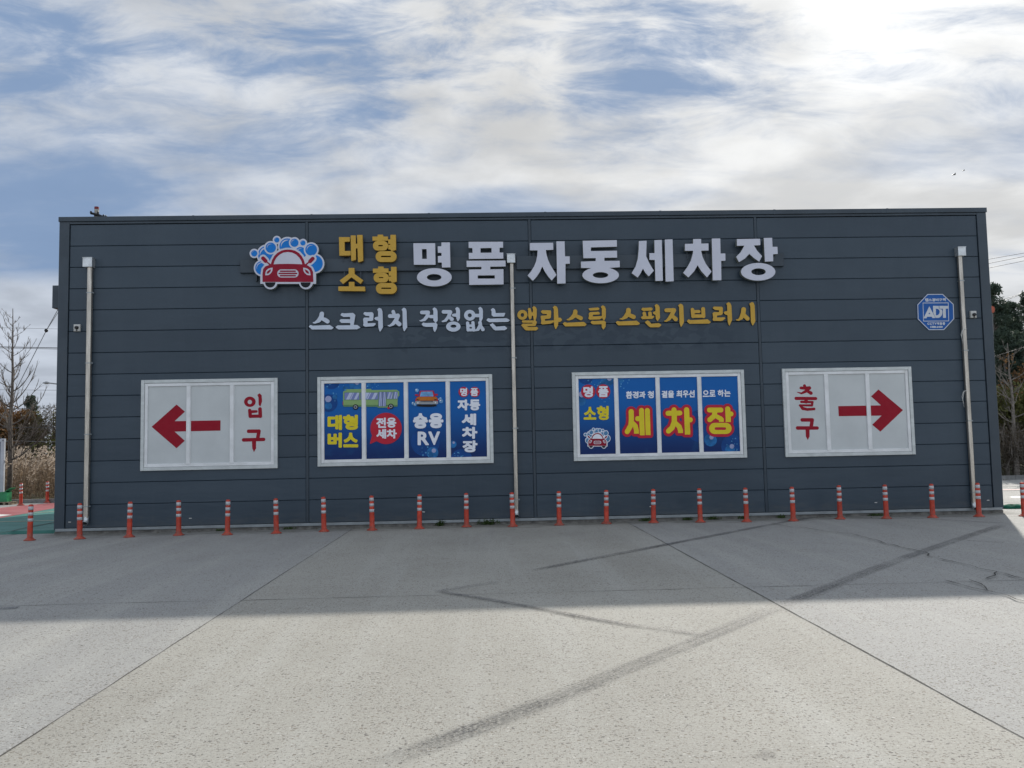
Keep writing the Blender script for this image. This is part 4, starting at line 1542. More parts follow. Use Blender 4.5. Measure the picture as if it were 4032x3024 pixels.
for M, ops in WHITE:
    g = MB()
    flat(g, ops, M, YL, YR - 0.003, 0, 1, cell=0.006)
    sub(g, 'letter', [M_LWHITE, M_LSIDE], sign, 'raised white letter')
# thin steel struts that carry the letters off the rail
for (px, py0, py1) in ((1351, 1000, 1030), (1376, 1000, 1030), (1356, 1070, 1090), (1420, 1070, 1100), (2101, 985, 1012), (2163, 985, 1012), (2570, 1005, 1040), (2705, 990, 1020), (2780, 990, 1020)):
    x, za = wallp(px, py0, -0.1)
    _, zb = wallp(px, py1, -0.1)
    g = MB()
    g.box(x - 0.012, x + 0.012, -0.10, -0.086, zb, za, 0)
    sub(g, 'strut', [M_TRIM], sign)

me_ = zmap(970, 920, 6.9125, YL)
emb = empty('emblem_sign', (wallp(1130, 1035)[0], 0, wallp(1130, 1035)[1]), 'red car emblem in blue soap bubbles mounted beside the gold letters', 'sign')
g = MB()
emblem(g, me_, YL, 0.004, 0.007, thick=0.13, side=4)
sub(g, 'picture_panel', [M_LWHITE, M_BUBBLE, M_MAROON, M_BLACK, M_LSIDE], emb)
x, z = wallp(1060, 1050, 0)
for dx in (-0.3, 0.9):
    g = MB()
    g.box(x + dx, x + dx + 0.04, -0.083, -0.002, z - 0.35, z + 0.35, 0)
    sub(g, 'wall_bracket', [M_TRIM], emb)

# slogan
slo = empty('slogan_sign', (wallp(2095, 1255)[0], 0, wallp(2095, 1255)[1]), 'line of smaller brush-style letters, half pale and half yellow, under the big letters', 'sign')
YS0, YS1 = -0.045, -0.002
s6 = zmap(1200, 1190, 5.267, YS0)
s7 = zmap(1620, 1190, 5.267, YS0)
s8 = zmap(2020, 1180, 5.267, YS0)
sA = zmap(2400, 1170, 6.9125, YS0)
sB = zmap(2680, 1170, 6.9125, YS0)
SLOG_W = [
    (s6, [S((355, 240, 95), (345, 300, 98), (290, 380, 84), (210, 425, 40), (140, 425, 8)), S((350, 335, 74), (430, 370, 88), (472, 398, 88)),
          P((80, 505), (120, 468), (165, 488), (520, 473), (605, 530), (555, 565), (150, 565))]),
    (s6, [P((735, 265), (770, 222), (820, 232), (1000, 220), (1050, 262), (1040, 330), (1015, 470), (1090, 472), (1160, 525), (1085, 562), (700, 565), (632, 520), (675, 482),
            (945, 478), (942, 430), (760, 430), (715, 385), (745, 352), (942, 352), (942, 305), (800, 305))]),
    (s6, [P((1210, 240), (1240, 202), (1290, 210), (1400, 205), (1428, 240), (1420, 375), (1385, 388), (1303, 390), (1303, 435), (1470, 432), (1475, 460), (1420, 500), (1250, 508),
            (1207, 480), (1220, 440), (1208, 350), (1230, 318), (1340, 320), (1338, 285), (1265, 282)),
          P((1500, 152), (1540, 115), (1590, 135), (1612, 190), (1622, 520), (1560, 623), (1527, 530), (1522, 385), (1470, 370), (1438, 338), (1465, 310), (1522, 298), (1520, 190))]),
    (s6, [P((2007, 150), (2055, 110), (2100, 135), (2112, 190), (2125, 520), (2060, 615), (2033, 530), (2028, 190)), S((1835, 195, 75), (1855, 260, 74)),
          S((1765, 287, 82), (1870, 290, 78), (1930, 277, 88)), S((1933, 282, 88), (1900, 360, 88), (1830, 450, 70), (1760, 490, 35), (1685, 475, 8)), S((1885, 390, 84), (1960, 455, 92))]),
    (s7, [S((215, 212, 76), (345, 212, 82), (330, 290, 78), (270, 360, 66), (200, 385, 30), (145, 378, 8)), S((395, 297, 68), (460, 297, 72)),
          P((435, 140), (472, 105), (520, 130), (540, 180), (545, 380), (505, 432), (455, 380), (455, 180)),
          P((210, 455), (240, 418), (290, 432), (510, 425), (540, 460), (530, 540), (482, 630), (450, 560), (447, 510), (300, 510), (240, 495))]),
    (s7, [S((665, 200, 76), (800, 200, 78)), S((805, 205, 84), (770, 300, 72), (710, 375, 60), (650, 400, 30), (600, 377, 8)), S((790, 310, 64), (838, 352, 82)),
          S((868, 267, 58), (935, 268, 74)), P((905, 132), (945, 97), (990, 120), (1008, 175), (1008, 330), (962, 415), (930, 330), (925, 170)), EL(868, 505, 150, 105), NE(872, 497, 62, 33)]),
    (s7, [EL(1210, 270, 118, 112), NE(1210, 272, 42, 42), S((1330, 275, 72), (1415, 275, 72)), P((1382, 125), (1425, 92), (1470, 125), (1484, 180), (1480, 330), (1450, 400), (1408, 380), (1402, 160)),
          S((1165, 430, 66), (1175, 575, 66)), S((1275, 422, 66), (1290, 575, 68)), S((1180, 575, 58), (1300, 575, 58)), S((1190, 486, 52), (1290, 486, 52)),
          S((1422, 425, 76), (1430, 470, 72), (1380, 565, 62), (1325, 588, 30)), S((1440, 500, 62), (1482, 565, 76))]),
    (s7, [P((1642, 155), (1690, 117), (1735, 150), (1748, 225), (1952, 220), (1920, 298), (1700, 300), (1662, 270), (1665, 190)),
          P((1552, 375), (1585, 332), (1640, 342), (1970, 330), (2050, 372), (2000, 408), (1610, 415)), P((1620, 465), (1685, 432), (1760, 508), (1935, 492), (1990, 540), (1940, 580), (1740, 585), (1710, 570))])]
SLOG_Y = [
    (s8, [EL(195, 315, 105, 103), NE(195, 317, 35, 42),
          P((300, 195), (330, 165), (365, 180), (385, 262), (412, 262), (412, 190), (398, 160), (435, 133), (475, 155), (493, 200), (490, 350), (470, 430), (430, 425), (415, 330),
            (390, 330), (385, 380), (345, 425), (315, 340), (315, 215)),
          P((180, 455), (195, 428), (470, 430), (497, 462), (470, 540), (435, 547), (285, 550), (320, 568), (500, 565), (527, 595), (480, 638), (270, 638), (235, 610), (170, 530),
            (200, 497), (400, 495), (402, 478), (205, 478))]),
    (s8, [P((575, 255), (600, 218), (780, 220), (792, 250), (785, 375), (750, 395), (665, 400), (662, 438), (850, 428), (850, 465), (770, 500), (600, 515), (577, 490), (588, 450),
            (570, 350), (590, 330), (700, 325), (702, 297), (620, 295)),
          P((822, 160), (865, 122), (910, 145), (932, 195), (940, 375), (985, 372), (1022, 415), (985, 458), (940, 460), (935, 530), (883, 625), (852, 540), (845, 190))]),
    (s8, [S((1292, 248, 92), (1285, 305, 92), (1230, 370, 78), (1160, 412, 40), (1090, 415, 8)), S((1290, 328, 68), (1405, 383, 88)),
          P((1027, 495), (1072, 462), (1115, 478), (1470, 460), (1530, 510), (1490, 548), (1085, 555))]),
    (s8, [P((1560, 185), (1590, 175), (1760, 160), (1800, 188), (1770, 218), (1590, 225)),
          P((1570, 285), (1600, 258), (1775, 250), (1808, 282), (1785, 308), (1655, 312), (1655, 348), (1850, 338), (1850, 380), (1800, 408), (1590, 415), (1560, 390), (1575, 340)),
          P((1818, 150), (1858, 115), (1905, 140), (1925, 190), (1925, 360), (1890, 440), (1858, 400), (1842, 330), (1842, 180)),
          P((1605, 470), (1635, 437), (1680, 442), (1885, 433), (1925, 460), (1920, 560), (1872, 627), (1840, 570), (1838, 508), (1670, 515), (1630, 500))]),
    (sA, [S((515, 355, 130), (510, 430, 130), (440, 530, 112), (350, 590, 52), (245, 595, 10)), S((530, 485, 104), (655, 538, 118)),
          P((165, 690), (215, 645), (280, 662), (740, 640), (835, 715), (780, 758), (240, 768))]),
    (sA, [P((860, 340), (895, 285), (950, 292), (1140, 280), (1185, 320), (1140, 368), (920, 375)), S((945, 440, 95), (965, 540, 95)), S((1100, 435, 98), (1105, 540, 95)),
          P((850, 555), (890, 515), (1000, 520), (1215, 510), (1220, 540), (1160, 592), (890, 600)),
          P((1225, 230), (1275, 185), (1335, 215), (1362, 270), (1375, 560), (1305, 665), (1258, 580), (1252, 480), (1215, 470), (1172, 430), (1200, 395), (1250, 385), (1250, 290)),
          P((955, 680), (1030, 632), (1075, 650), (1140, 725), (1340, 705), (1420, 755), (1350, 820), (1110, 822), (1070, 795))]),
    (sA, [S((1545, 357, 104), (1750, 352, 112)), S((1755, 355, 115), (1690, 490, 108), (1620, 590, 92), (1540, 650, 45), (1450, 650, 8)), S((1720, 520, 94), (1800, 598, 118)),
          P((1862, 225), (1930, 172), (1985, 200), (2010, 250), (2027, 680), (1945, 830), (1905, 700), (1893, 270))]),
    (sB, [S((322, 340, 98), (338, 520, 98)), S((612, 322, 108), (622, 520, 102)), S((340, 515, 92), (620, 515, 92)), S((365, 395, 86), (500, 390, 84)),
          P((165, 655), (215, 602), (270, 625), (735, 603), (830, 680), (770, 720), (240, 725))]),
    (sB, [P((865, 300), (905, 255), (1120, 260), (1150, 290), (1145, 460), (1100, 490), (990, 500), (990, 555), (1210, 548), (1218, 580), (1150, 635), (1090, 650), (890, 645),
            (868, 610), (885, 560), (868, 440), (900, 408), (1045, 405), (1045, 355), (940, 350)),
          P((1235, 185), (1300, 135), (1350, 160), (1382, 230), (1402, 620), (1322, 800), (1280, 660), (1275, 490), (1215, 475), (1167, 425), (1200, 390), (1270, 380), (1265, 220))]),
    (sB, [S((1715, 335, 130), (1705, 430, 126), (1650, 560, 102), (1580, 618, 50), (1465, 620, 10)), S((1725, 490, 104), (1818, 580, 118)),
          P((1867, 180), (1940, 130), (1990, 155), (2015, 230), (2035, 660), (1960, 785), (1912, 670), (1897, 250))])]
M_EDGE = mat('letter_edge', (0.03, 0.03, 0.03), 0.6)
for lst, m, lab in ((SLOG_W, M_SLOGW, 'pale brush-style letter'), (SLOG_Y, M_GOLD, 'yellow brush-style letter')):
    for M, ops in lst:
        g = MB()
        flat(g, ops, M, YS0, YS1, 0, 1, cell=0.005, rnd=0.011 / M.s)
        sub(g, 'letter', [m if m is M_SLOGW else M_YELLOW if False else m, M_EDGE], slo, lab)

# security sign
YO = -0.02
mo = zmap(3590, 1140, 9.76, YO)
sec = empty('security_sign', (wallp(3685, 1228)[0], 0, wallp(3685, 1228)[1]), 'blue octagonal security sign with white lettering beside the right drainpipe', 'sign')
OCT = [(600, 172), (1190, 168), (1610, 560), (1632, 1132), (1240, 1560), (655, 1562), (228, 1140), (212, 580)]
cx_, cy_ = 921, 865
ins_ = lambda k: [(cx_ + (u - cx_) * k, cy_ + (v - cy_) * k) for u, v in OCT]
g = MB()
flat(g, [('+', 'p', OCT)], mo, YO, -0.001, 0)
sub(g, 'plate', [M_SIGNBLUE], sec)
g = MB()
flat(g, [('+', 'p', ins_(0.995)), ('-', 'p', ins_(0.955))], mo, YO - .003, YO - .0005, 0)
flat(g, [P((420, 505), (1412, 500), (1432, 1220), (440, 1228)), N((440, 530), (1390, 525), (1408, 1195), (462, 1203))], mo, YO - .003, YO - .0005, 0)
sub(g, 'border', [M_SIGNWHITE], sec)
g = MB()
flat(g, [P((672, 645), (905, 1095), (795, 1100), (762, 1045), (585, 1050), (565, 1105), (448, 1108)), N((672, 880), (715, 942), (638, 945))], mo, YO - .006, YO - .0005, 0, cell=.004)
flat(g, [P((812, 628), (1035, 632), (1042, 745), (1090, 758), (1150, 770), (1172, 840), (1168, 930), (1140, 1010), (1080, 1070), (1010, 1095), (915, 1090), (880, 1020), (822, 895)),
         N((920, 735), (1000, 745), (1055, 790), (1072, 850), (1060, 920), (1010, 980), (945, 995), (925, 985))], mo, YO - .006, YO - .0005, 0, cell=.004)
flat(g, [P((1055, 628), (1395, 632), (1400, 735), (1300, 738), (1310, 1090), (1198, 1090), (1192, 742), (1060, 740))], mo, YO - .006, YO - .0005, 0, cell=.004)
x0t = 505
for ch, bx in (('캡', (508, 338, 632, 462)), ('스', (638, 350, 768, 445)), ('경', (778, 338, 892, 460)), ('비', (908, 338, 1030, 452)), ('구', (1045, 345, 1168, 452)), ('역', (1182, 330, 1305, 450)),
               ('C', (598, 1268, 678, 1358)), ('C', (692, 1268, 772, 1358)), ('T', (782, 1266, 865, 1356)), ('V', (872, 1264, 955, 1356)), ('작', (965, 1258, 1062, 1362)), ('동', (1072, 1258, 1168, 1364)),
               ('중', (1180, 1255, 1280, 1364))):
    flat(g, [T(ch, bx, 6)], mo, YO - .004, YO - .0005, 1, cell=0.003)
flat(g, [T('1588-6400', (715, 1400, 1185, 1475), 6)], mo, YO - .004, YO - .0005, 1, cell=0.003)
sub(g, 'lettering', [M_SIGNWHITE, M_SIGNWHITE], sec)

# alarm boxes
for (a, b, lens, lab) in (((289, 1277), (314, 1304), (300, 1289), 'small white alarm box on the wall left of the left drainpipe'),
                          ((3822, 1224), (3847, 1251), (3838, 1238), 'small white alarm box right of the octagonal sign')):
    xa, za = wallp(*a, -0.06)
    xb, zb = wallp(*b, -0.06)
    al = empty('alarm_box', ((xa + xb) / 2, 0, zb), lab, 'alarm', 'alarm boxes on the front wall')
    g = MB()
    g.box(xa, xb, -0.06, -0.001, zb, za, 0, bev=0.012)
    sub(g, 'case', [M_PLASTIC], al)
    lx, lz = wallp(*lens, -0.09)
    g = MB()
    g.lathe([(0.0, 0.035), (0.03, 0.03), (0.045, 0.012), (0.045, -0.02), (0.03, -0.03)], 16, (lx, -0.075, lz))
    g.box(lx - 0.012, lx + 0.012, -0.075, -0.06, lz - 0.075, lz - 0.02, 0)
    sub(g, 'detector_eye', [M_BLACKPL], al)

# loose cords tied round the right drainpipe
for (px, py, L, lab) in ((3792, 1297, .35, 'pale loose cord tied round the right drainpipe just below the white alarm box'), (3796, 1540, .38, 'pale loose cord tied low on the right drainpipe, beside the exit window')):
    xq, zq = wallp(px, py, -0.15)
    g = MB()
    g.tube([(xq + .10, -0.13, zq + .015), (xq + .05, -0.145, zq + .01), (xq, -0.15, zq), (xq - .05, -0.16, zq - L * .5), (xq - .02, -0.155, zq - L), (xq - .035, -0.155, zq - L * .7),
            (xq - .06, -0.155, zq - L * .35), (xq - .02, -0.15, zq - .02), (xq + .03, -0.148, zq + .006)], 0.006, 5, 0)
    g.build('loose_cord', M_PLASTIC, label=lab, cat='cord', origin=(xq, -0.15, zq))

# ------------------------------------------------------------------ bollards
fb = [(64, 1168), (172, 1165), (279, 1161), (386, 1157), (491, 1156), (597, 1153), (700, 1149), (804, 1146), (906, 1143), (1008, 1139), (1108, 1138), (1208, 1135), (1310, 1132), (1412, 1130),
      (1513, 1129), (1613, 1128), (1714, 1126), (1815, 1122), (1915, 1121), (2015, 1119), (2115, 1117), (2211, 1116)]
BHT = 0.765


def make_bollard(loc, label):
    t = empty('bollard', loc, label, 'bollard', 'red bollards along the building')
    f = lambda k: BHT * (1 - k)
    rt = lambda k: 0.047 + (0.057 - 0.047) * k

    g = MB()
    g.lathe([(0.0, 0.002), (0.118, 0.002), (0.120, 0.014), (0.100, 0.026), (0.085, 0.034), (0.068, 0.055), (0.0585, 0.062)], 22)
    g.build('base', M_BOLL, t)
    g = MB()
    prof = [(0.0590, 0.05), (rt(0.92), f(0.92)), (rt(0.5), f(0.5)), (rt(0.03), f(0.035)), (0.043, f(0.018)), (0.030, f(0.004)), (0.0, f(0.0))]
    g.lathe(prof, 22)
    g.build('post', M_BOLL, t)
    for a, b in ((0.058, 0.156), (0.222, 0.308), (0.389, 0.473)):
        g = MB()
        g.lathe([(rt(b) - .002, f(b)), (rt(b) + .0025, f(b) + .001), (rt(a) + .0025, f(a) - .001), (rt(a) - .002, f(a))], 22)
        g.build('reflective_band', M_BAND, t)
    return t


where = ['left of the building corner, beside the green painted pad', 'in front of the left drainpipe', 'third from the left, left of the entrance window', 'fourth from the left, below the left arrow',
         'fifth from the left, below the arrow shaft', 'sixth from the left, near the red word for entrance', 'seventh from the left, before the bus poster',
         'eighth from the left, below the bus poster', 'ninth from the left, below the white RV letters', 'tenth from the left, just left of a large weed', 'in front of the middle drainpipe',
         'next one right of the middle drainpipe', 'below the left end of the yellow lettered poster', 'below the middle of the yellow lettered poster', 'below the right part of the yellow lettered poster',
         'below the gap between the poster and the exit window', 'beside the dark tyre mark, below the word for exit', 'below the middle of the exit window', 'below the tip of the right arrow',
         'between the exit window and the right drainpipe', 'in front of the right drainpipe', 'at the right edge of the picture, standing in sunlight']
b0 = None
for i, (u, v) in enumerate(fb):
    p = ground(u * 1.8228, v * 1.8228 - 1.0)
    if i == 21:
        p = ground(4034, 2033)
    lab = 'red white-banded bollard ' + where[i]
    if b0 is None:
        b0 = make_bollard((p.x, p.y, 0), lab)
        o = b0
    else:
        o = copy_tree(b0)
        o.location = (p.x, p.y, 0)
        o['label'] = lab
    o.rotation_euler = (R(random.uniform(-1.2, 1.2)), R(random.uniform(-1.2, 1.2)), random.uniform(0, 6))
for (u, v, lab) in ((322, 1148, 'far red bollard by the kerb near the bare tree'), (733, 1108, 'far red bollard by the kerb close to the building corner')):
    p = ground(*z6(u, v), z=PADZ)
    o = copy_tree(b0)
    o.location = (p.x, p.y, PADZ + 0.004)
    o['label'] = lab
    o['group'] = 'bollards beyond the painted pad'
    o.rotation_euler = (0, 0, 1)

# ------------------------------------------------------------------ vegetation
def quads_mesh(name, C, U, V, m, parent=None, **kw):
    """many small quads: centres C, half axes U and V (numpy n x 3)"""
    n = len(C)
    verts = np.empty((n, 4, 3))
    verts[:, 0] = C - U * 0.55 - V
    verts[:, 1] = C + U * 0.9 - V * 0.2
    verts[:, 2] = C + U * 0.55 + V
    verts[:, 3] = C - U * 0.9 + V * 0.2
    me = bpy.data.meshes.new(name)
    me.vertices.add(n * 4)
    me.vertices.foreach_set('co', verts.reshape(-1))
    me.loops.add(n * 4)
    me.loops.foreach_set('vertex_index', np.arange(n * 4, dtype=np.int32))
    me.polygons.add(n)
    me.polygons.foreach_set('loop_start', np.arange(0, n * 4, 4, dtype=np.int32))
    me.polygons.foreach_set('loop_total', np.full(n, 4, dtype=np.int32))
    me.update(calc_edges=True)
    me.materials.append(m)
    o = bpy.data.objects.new(name, me)
    COL.objects.link(o)
    if parent is not None:
        at_origin(o, parent)
    return tag(o, **kw)


def unit(n):
    v = rng.normal(size=(n, 3))
    return v / np.linalg.norm(v, axis=1)[:, None]


def leaf_cloud(blobs, per, size, aspect=0.5, flatten=0.0):
    Cs, Us, Vs = [], [], []
    for (cx, cy, cz_, rx, ry, rz) in blobs:
        n = max(4, int(per * rng.uniform(0.7, 1.3)))
        d = unit(n) * (rng.uniform(0.15, 1.0, n) ** 0.45)[:, None]
        Cs.append(np.array((cx, cy, cz_)) + d * np.array((rx, ry, rz)))
        u = unit(n)
        u[:, 2] *= (1 - flatten)
        w = unit(n)
        v = np.cross(u, w)
        v /= np.linalg.norm(v, axis=1)[:, None] + 1e-9
        s = size * rng.uniform(0.6, 1.35, n)
        Us.append(u * s[:, None])
        Vs.append(v * (s * aspect)[:, None])
    return np.vstack(Cs), np.vstack(Us), np.vstack(Vs)


def branchy(mb, base, h, r0, nlev, spread, upcurve=0.5, lean=(0, 0), twigs=5, mi=0, first=0.18, tw=1.0):
    """trunk with side limbs and twigs; returns tips"""
    tips = []
    n = 9
    trunk = []
    for i in range(n + 1):
        t = i / n
        trunk.append(Vector((base[0] + lean[0] * t * t * h + random.uniform(-.02, .02) * h * .3, base[1] + lean[1] * t * t * h, base[2] + h * t)))
    mb.tube(trunk, [r0 * (1 - 0.93 * (i / n)) + .004 for i in range(n + 1)], 8, mi)
    for k in range(nlev):
        t = first + (0.97 - first) * (k + random.uniform(-.3, .3)) / nlev
        t = min(max(t, first), 0.97)
        i = int(t * n)
        p = trunk[i].lerp(trunk[min(i + 1, n)], t * n - i)
        a = k * 2.4 + random.uniform(-.5, .5)
        L = spread * (1 - t) ** 0.7 * random.uniform(0.7, 1.25) + 0.25 * spread * 0.4
        pts = [p]
        d = Vector((math.cos(a), math.sin(a), random.uniform(0.15, 0.5)))
        d.normalize()
        q = p
        m = 5
        for j in range(m):
            d = (d + Vector((random.uniform(-.16, .16), random.uniform(-.16, .16), upcurve * 0.28))).normalized()
            q = q + d * (L / m)
            pts.append(q)
        rb = max(0.006, r0 * (1 - t) * 0.42)
        mb.tube(pts, [rb * (1 - .82 * j / m) + .003 for j in range(m + 1)], 5, mi, caps=False)
        tips.append(pts[-1])
        for s in range(twigs):
            j = random.randint(1, m)
            q0 = pts[j - 1].lerp(pts[j], random.random())
            dd = (pts[j] - pts[j - 1]).normalized() + Vector((random.uniform(-.8, .8), random.uniform(-.8, .8), random.uniform(0.0, .8)))
            dd.normalize()
            LL = L * random.uniform(.18, .42)
            q1 = q0 + dd * LL * .5
            q2 = q1 + (dd + Vector((0, 0, .35))).normalized() * LL * .5
            mb.tube([q0, q1, q2], [rb * .4 * tw + .003, rb * .25 * tw + .0025, .002], 4, mi, caps=False)
            tips.append(q2)
            for s2 in range(2):
                d3 = (dd + Vector((random.uniform(-.9, .9), random.uniform(-.9, .9), random.uniform(0, .7)))).normalized()
                q3 = q1 + d3 * LL * .5
                mb.tube([q1, q3], [.0035 * tw, .0018], 3, mi, caps=False)
                tips.append(q3)
    return tips


# weeds at the foot of the wall
def weed(px, py, w, h, label, n=60):
    p = ground(px, py)
    p.y = min(p.y, -0.04)
    t = empty('weed_tuft', (p.x, p.y, 0), label, 'weed', 'weeds at the foot of the wall')
    Cs = np.stack([rng.normal(0, w / 4, n), rng.normal(0, 0.045, n), rng.uniform(0.01, h, n) * rng.uniform(.4, 1, n)], 1) + np.array((p.x, p.y, 0))
    U = unit(n) * 0.035
    U[:, 2] = abs(U[:, 2]) + 0.01
    V = np.cross(U, unit(n))
    V = V / (np.linalg.norm(V, axis=1)[:, None] + 1e-9) * 0.012
    quads_mesh('leaves', Cs, U, V, M_WEED, t)
    g = MB()
    for k in range(7):
        a = random.uniform(0, 6.28)
        g.tube([(p.x + random.uniform(-w / 5, w / 5), p.y, 0), (p.x + w * .4 * math.cos(a), p.y + .05 * math.sin(a), h * random.uniform(.5, 1))], [.004, .002], 4, 0, caps=False)
    sub(g, 'stems', [M_WEED], t)


weed(1739, 2062, .22, .13, 'small bushy weed between the ninth and tenth bollards', 90)
weed(1923, 2058, .45, .14, 'widest green weed left of the middle drainpipe', 170)
weed(1148, 2080, .28, .05, 'low flat weed near the seventh bollard', 50)
weed(911, 2076, .2, .04, 'low sparse weed near the fifth and sixth bollards', 35)
weed(2522, 2042, .26, .09, 'green weed between the two bollards below the yellow lettered poster', 80)
weed(2695, 2042, .28, .07, 'pale weed between bollards below the middle of the yellow poster', 60)
weed(2785, 2040, .3, .08, 'weed just left of the bollard below the right part of the yellow poster', 80)
weed(2909, 2037, .26, .08, 'weed left of the bollard at the end of the yellow poster', 70)
weed(3064, 2036, .18, .07, 'small weed left of the start of the dark tyre mark', 50)
weed(3434, 2028, .42, .05, 'low weed by the wall below the exit window arrow', 70)

# bare tree on the left
tb = at(36, 1966, 12.4)
TREEL = Vector((tb.x, 12.4, 0.0))
t = empty('bare_tree', TREEL, 'leafless young tree beyond the kerb left of the building', 'tree')
g = MB()
random.seed(21)
branchy(g, (TREEL.x, TREEL.y, 0.0), at(42, 1215, 12.4).z, 0.105, 34, 2.1, 0.75, twigs=8, first=0.22, tw=1.3)
sub(g, 'trunk', [M_BARK], t)

# reeds
def reeds(name, x0, x1, y0, y1, n, hmin, hmax, z0, label):
    g = MB()
    Cs, Us, Vs = [], [], []
    xs_ = rng.uniform(x0, x1, n)
    ys_ = rng.uniform(y0, y1, n)
    hs = rng.uniform(hmin, hmax, n)
    lean = rng.normal(0, .12, (n, 2)) + np.array((0.06, 0))
    stem_c = np.stack([xs_ + lean[:, 0] * hs * .5, ys_ + lean[:, 1] * hs * .5, z0 + hs * .5], 1)
    stem_u = np.stack([lean[:, 0] * hs * .5, lean[:, 1] * hs * .5, hs * .5], 1)
    th = rng.uniform(0, 3.14, n)
    stem_v = np.stack([np.cos(th) * .012, np.sin(th) * .012, np.zeros(n)], 1)
    # leaves
    m = n * 5
    idx = rng.integers(0, n, m)
    f = rng.uniform(.1, .9, m)
    lc = np.stack([xs_[idx] + lean[idx, 0] * hs[idx] * f, ys_[idx] + lean[idx, 1] * hs[idx] * f, z0 + hs[idx] * f], 1)
    lu = unit(m) * rng.uniform(.1, .22, m)[:, None]
    lv = np.cross(lu, unit(m))
    lv = lv / (np.linalg.norm(lv, axis=1)[:, None] + 1e-9) * .016
    o = quads_mesh(name, np.vstack([stem_c, lc]), np.vstack([stem_u, lu]), np.vstack([stem_v, lv]), M_REED, None, label=label, cat='reeds', kind='stuff')
    pc = np.repeat(np.stack([xs_ + lean[:, 0] * hs, ys_ + lean[:, 1] * hs, z0 + hs], 1)[::3], 7, 0)
    k = len(pc)
    pc = pc + rng.normal(0, 1, (k, 3)) * np.array((.05, .05, .10)) + np.array((.04, 0, 0))
    pu = unit(k) * .065 + np.array((.03, 0, .03))
    pv = np.cross(pu, unit(k))
    pv = pv / (np.linalg.norm(pv, axis=1)[:, None] + 1e-9) * .028
    at_origin(quads_mesh('plumes', pc, pu, pv, M_PLUME, None, kind='stuff'), o)
    return o


reeds('reeds', -20, 2.5, 11.5, 22, 6000, 0.9, 2.0, 0.0, 'bank of dry tan reeds with feathery plumes beyond the kerb')


# thicket on the left behind the reeds
def bush(name, blobs, per, size, m, label, cat, trunk_h=1.5, r=0.08, group=None, aspect=.5, bark=None, sticks=0):
    b = np.array(blobs)
    c = b[:, :3].mean(0)
    t = empty(name, (c[0], c[1], 0), label, cat, group)
    C, U, V = leaf_cloud(blobs, per, size, aspect)
    quads_mesh('crown', C, U, V, m, t)
    g = MB()
    top = b[:, 2].max()
    g.tube([(c[0], c[1], -.05), (c[0] + .05, c[1], top * .5), (c[0], c[1], top)], [r, r * .7, r * .2], 7, 0)
    for bb in blobs:
        g.tube([(c[0], c[1], min(bb[2] * .5, top * .6)), ((c[0] + bb[0]) / 2, (c[1] + bb[1]) / 2, bb[2] * .75), (bb[0], bb[1], bb[2])], [r * .4, r * .25, r * .08], 5, 0, caps=False)
    for k in range(sticks):
        bb = blobs[random.randrange(len(blobs))]
        p = Vector((bb[0] + random.uniform(-1, 1) * bb[3], bb[1] + random.uniform(-1, 1) * bb[4], bb[2] - bb[5] * .5))
        d = Vector((random.uniform(-.5, .5), random.uniform(-.3, .3), 1)).normalized()
        g.tube([p, p + d * bb[5] * .9, p + d * bb[5] * 1.7 + Vector((random.uniform(-.2, .2), 0, 0))], [r * .14, r * .09, .004], 4, 0, caps=False)
    sub(g, 'trunk', [bark or M_BARK], t)
    return t


def blobs_round(c, rx, rz, n, z0, jitter=.8, br=.45):
    out = []
    for k in range(n):
        a = random.uniform(0, 6.28)
        rr = rx * math.sqrt(random.random()) * jitter
        z = z0 + rz * (random.random() ** .8)
        s = br * rx * random.uniform(.6, 1.25)
        out.append((c[0] + rr * math.cos(a), c[1] + rr * math.sin(a), z, s, s, s * .75))
    return out


def gx(px, py, y):
    return at(px, py, y).x


Yb = 26.0
xo = gx(30, 1650, Yb)
bush('dense_shrub', blobs_round((gx(-20, 1650, Yb), Yb), 2.2, 3.6, 26, .8), 320, .085, M_RUST, 'rust brown thicket at the far left edge behind the bare tree', 'shrub', sticks=30)
bush('dense_shrub', blobs_round((gx(75, 1650, Yb + 1), Yb + 1), 1.5, 3.3, 22, .6), 320, .085, M_OLIVE, 'olive green bush behind the bare tree', 'shrub', sticks=14)
# small conifer
xc = gx(118, 1650, Yb + 2.5)
cb = []
for k in range(16):
    z = 1.0 + k * .26
    rr = 1.15 * (1 - k / 17) + .12
    for a in range(4):
        th = random.uniform(0, 6.28)
        cb.append((xc + rr * .6 * math.cos(th), Yb + 2.5 + rr * .6 * math.sin(th), z, rr * .5, rr * .5, .22))
bush('small_conifer', cb, 90, .08, M_PINE, 'small dark conifer behind the reeds', 'tree', aspect=.3)
bush('dense_shrub', blobs_round((gx(165, 1650, Yb), Yb), 1.7, 2.9, 22, .5), 260, .08, M_TWIG, 'dark brown leafless brush just left of the building', 'shrub', aspect=.2, sticks=60)
bush('dense_shrub', blobs_round((gx(215, 1650, Yb + 1), Yb + 1), 1.9, 3.7, 24, .7), 240, .08, M_TWIG, 'pale twiggy brush touching the building corner', 'shrub', aspect=.2, sticks=80, bark=M_BARK2)
bush('dense_shrub', blobs_round((gx(300, 1650, Yb), Yb), 2.4, 3.4, 22, .7), 240, .09, M_OLIVE, 'olive brush mostly behind the building at the left', 'shrub', sticks=20)
bush('dense_shrub', blobs_round((gx(-220, 1650, Yb), Yb), 3.0, 3.8, 26, .7), 240, .1, M_RUST, 'broad rust brown brush outside the left edge', 'shrub', sticks=20)

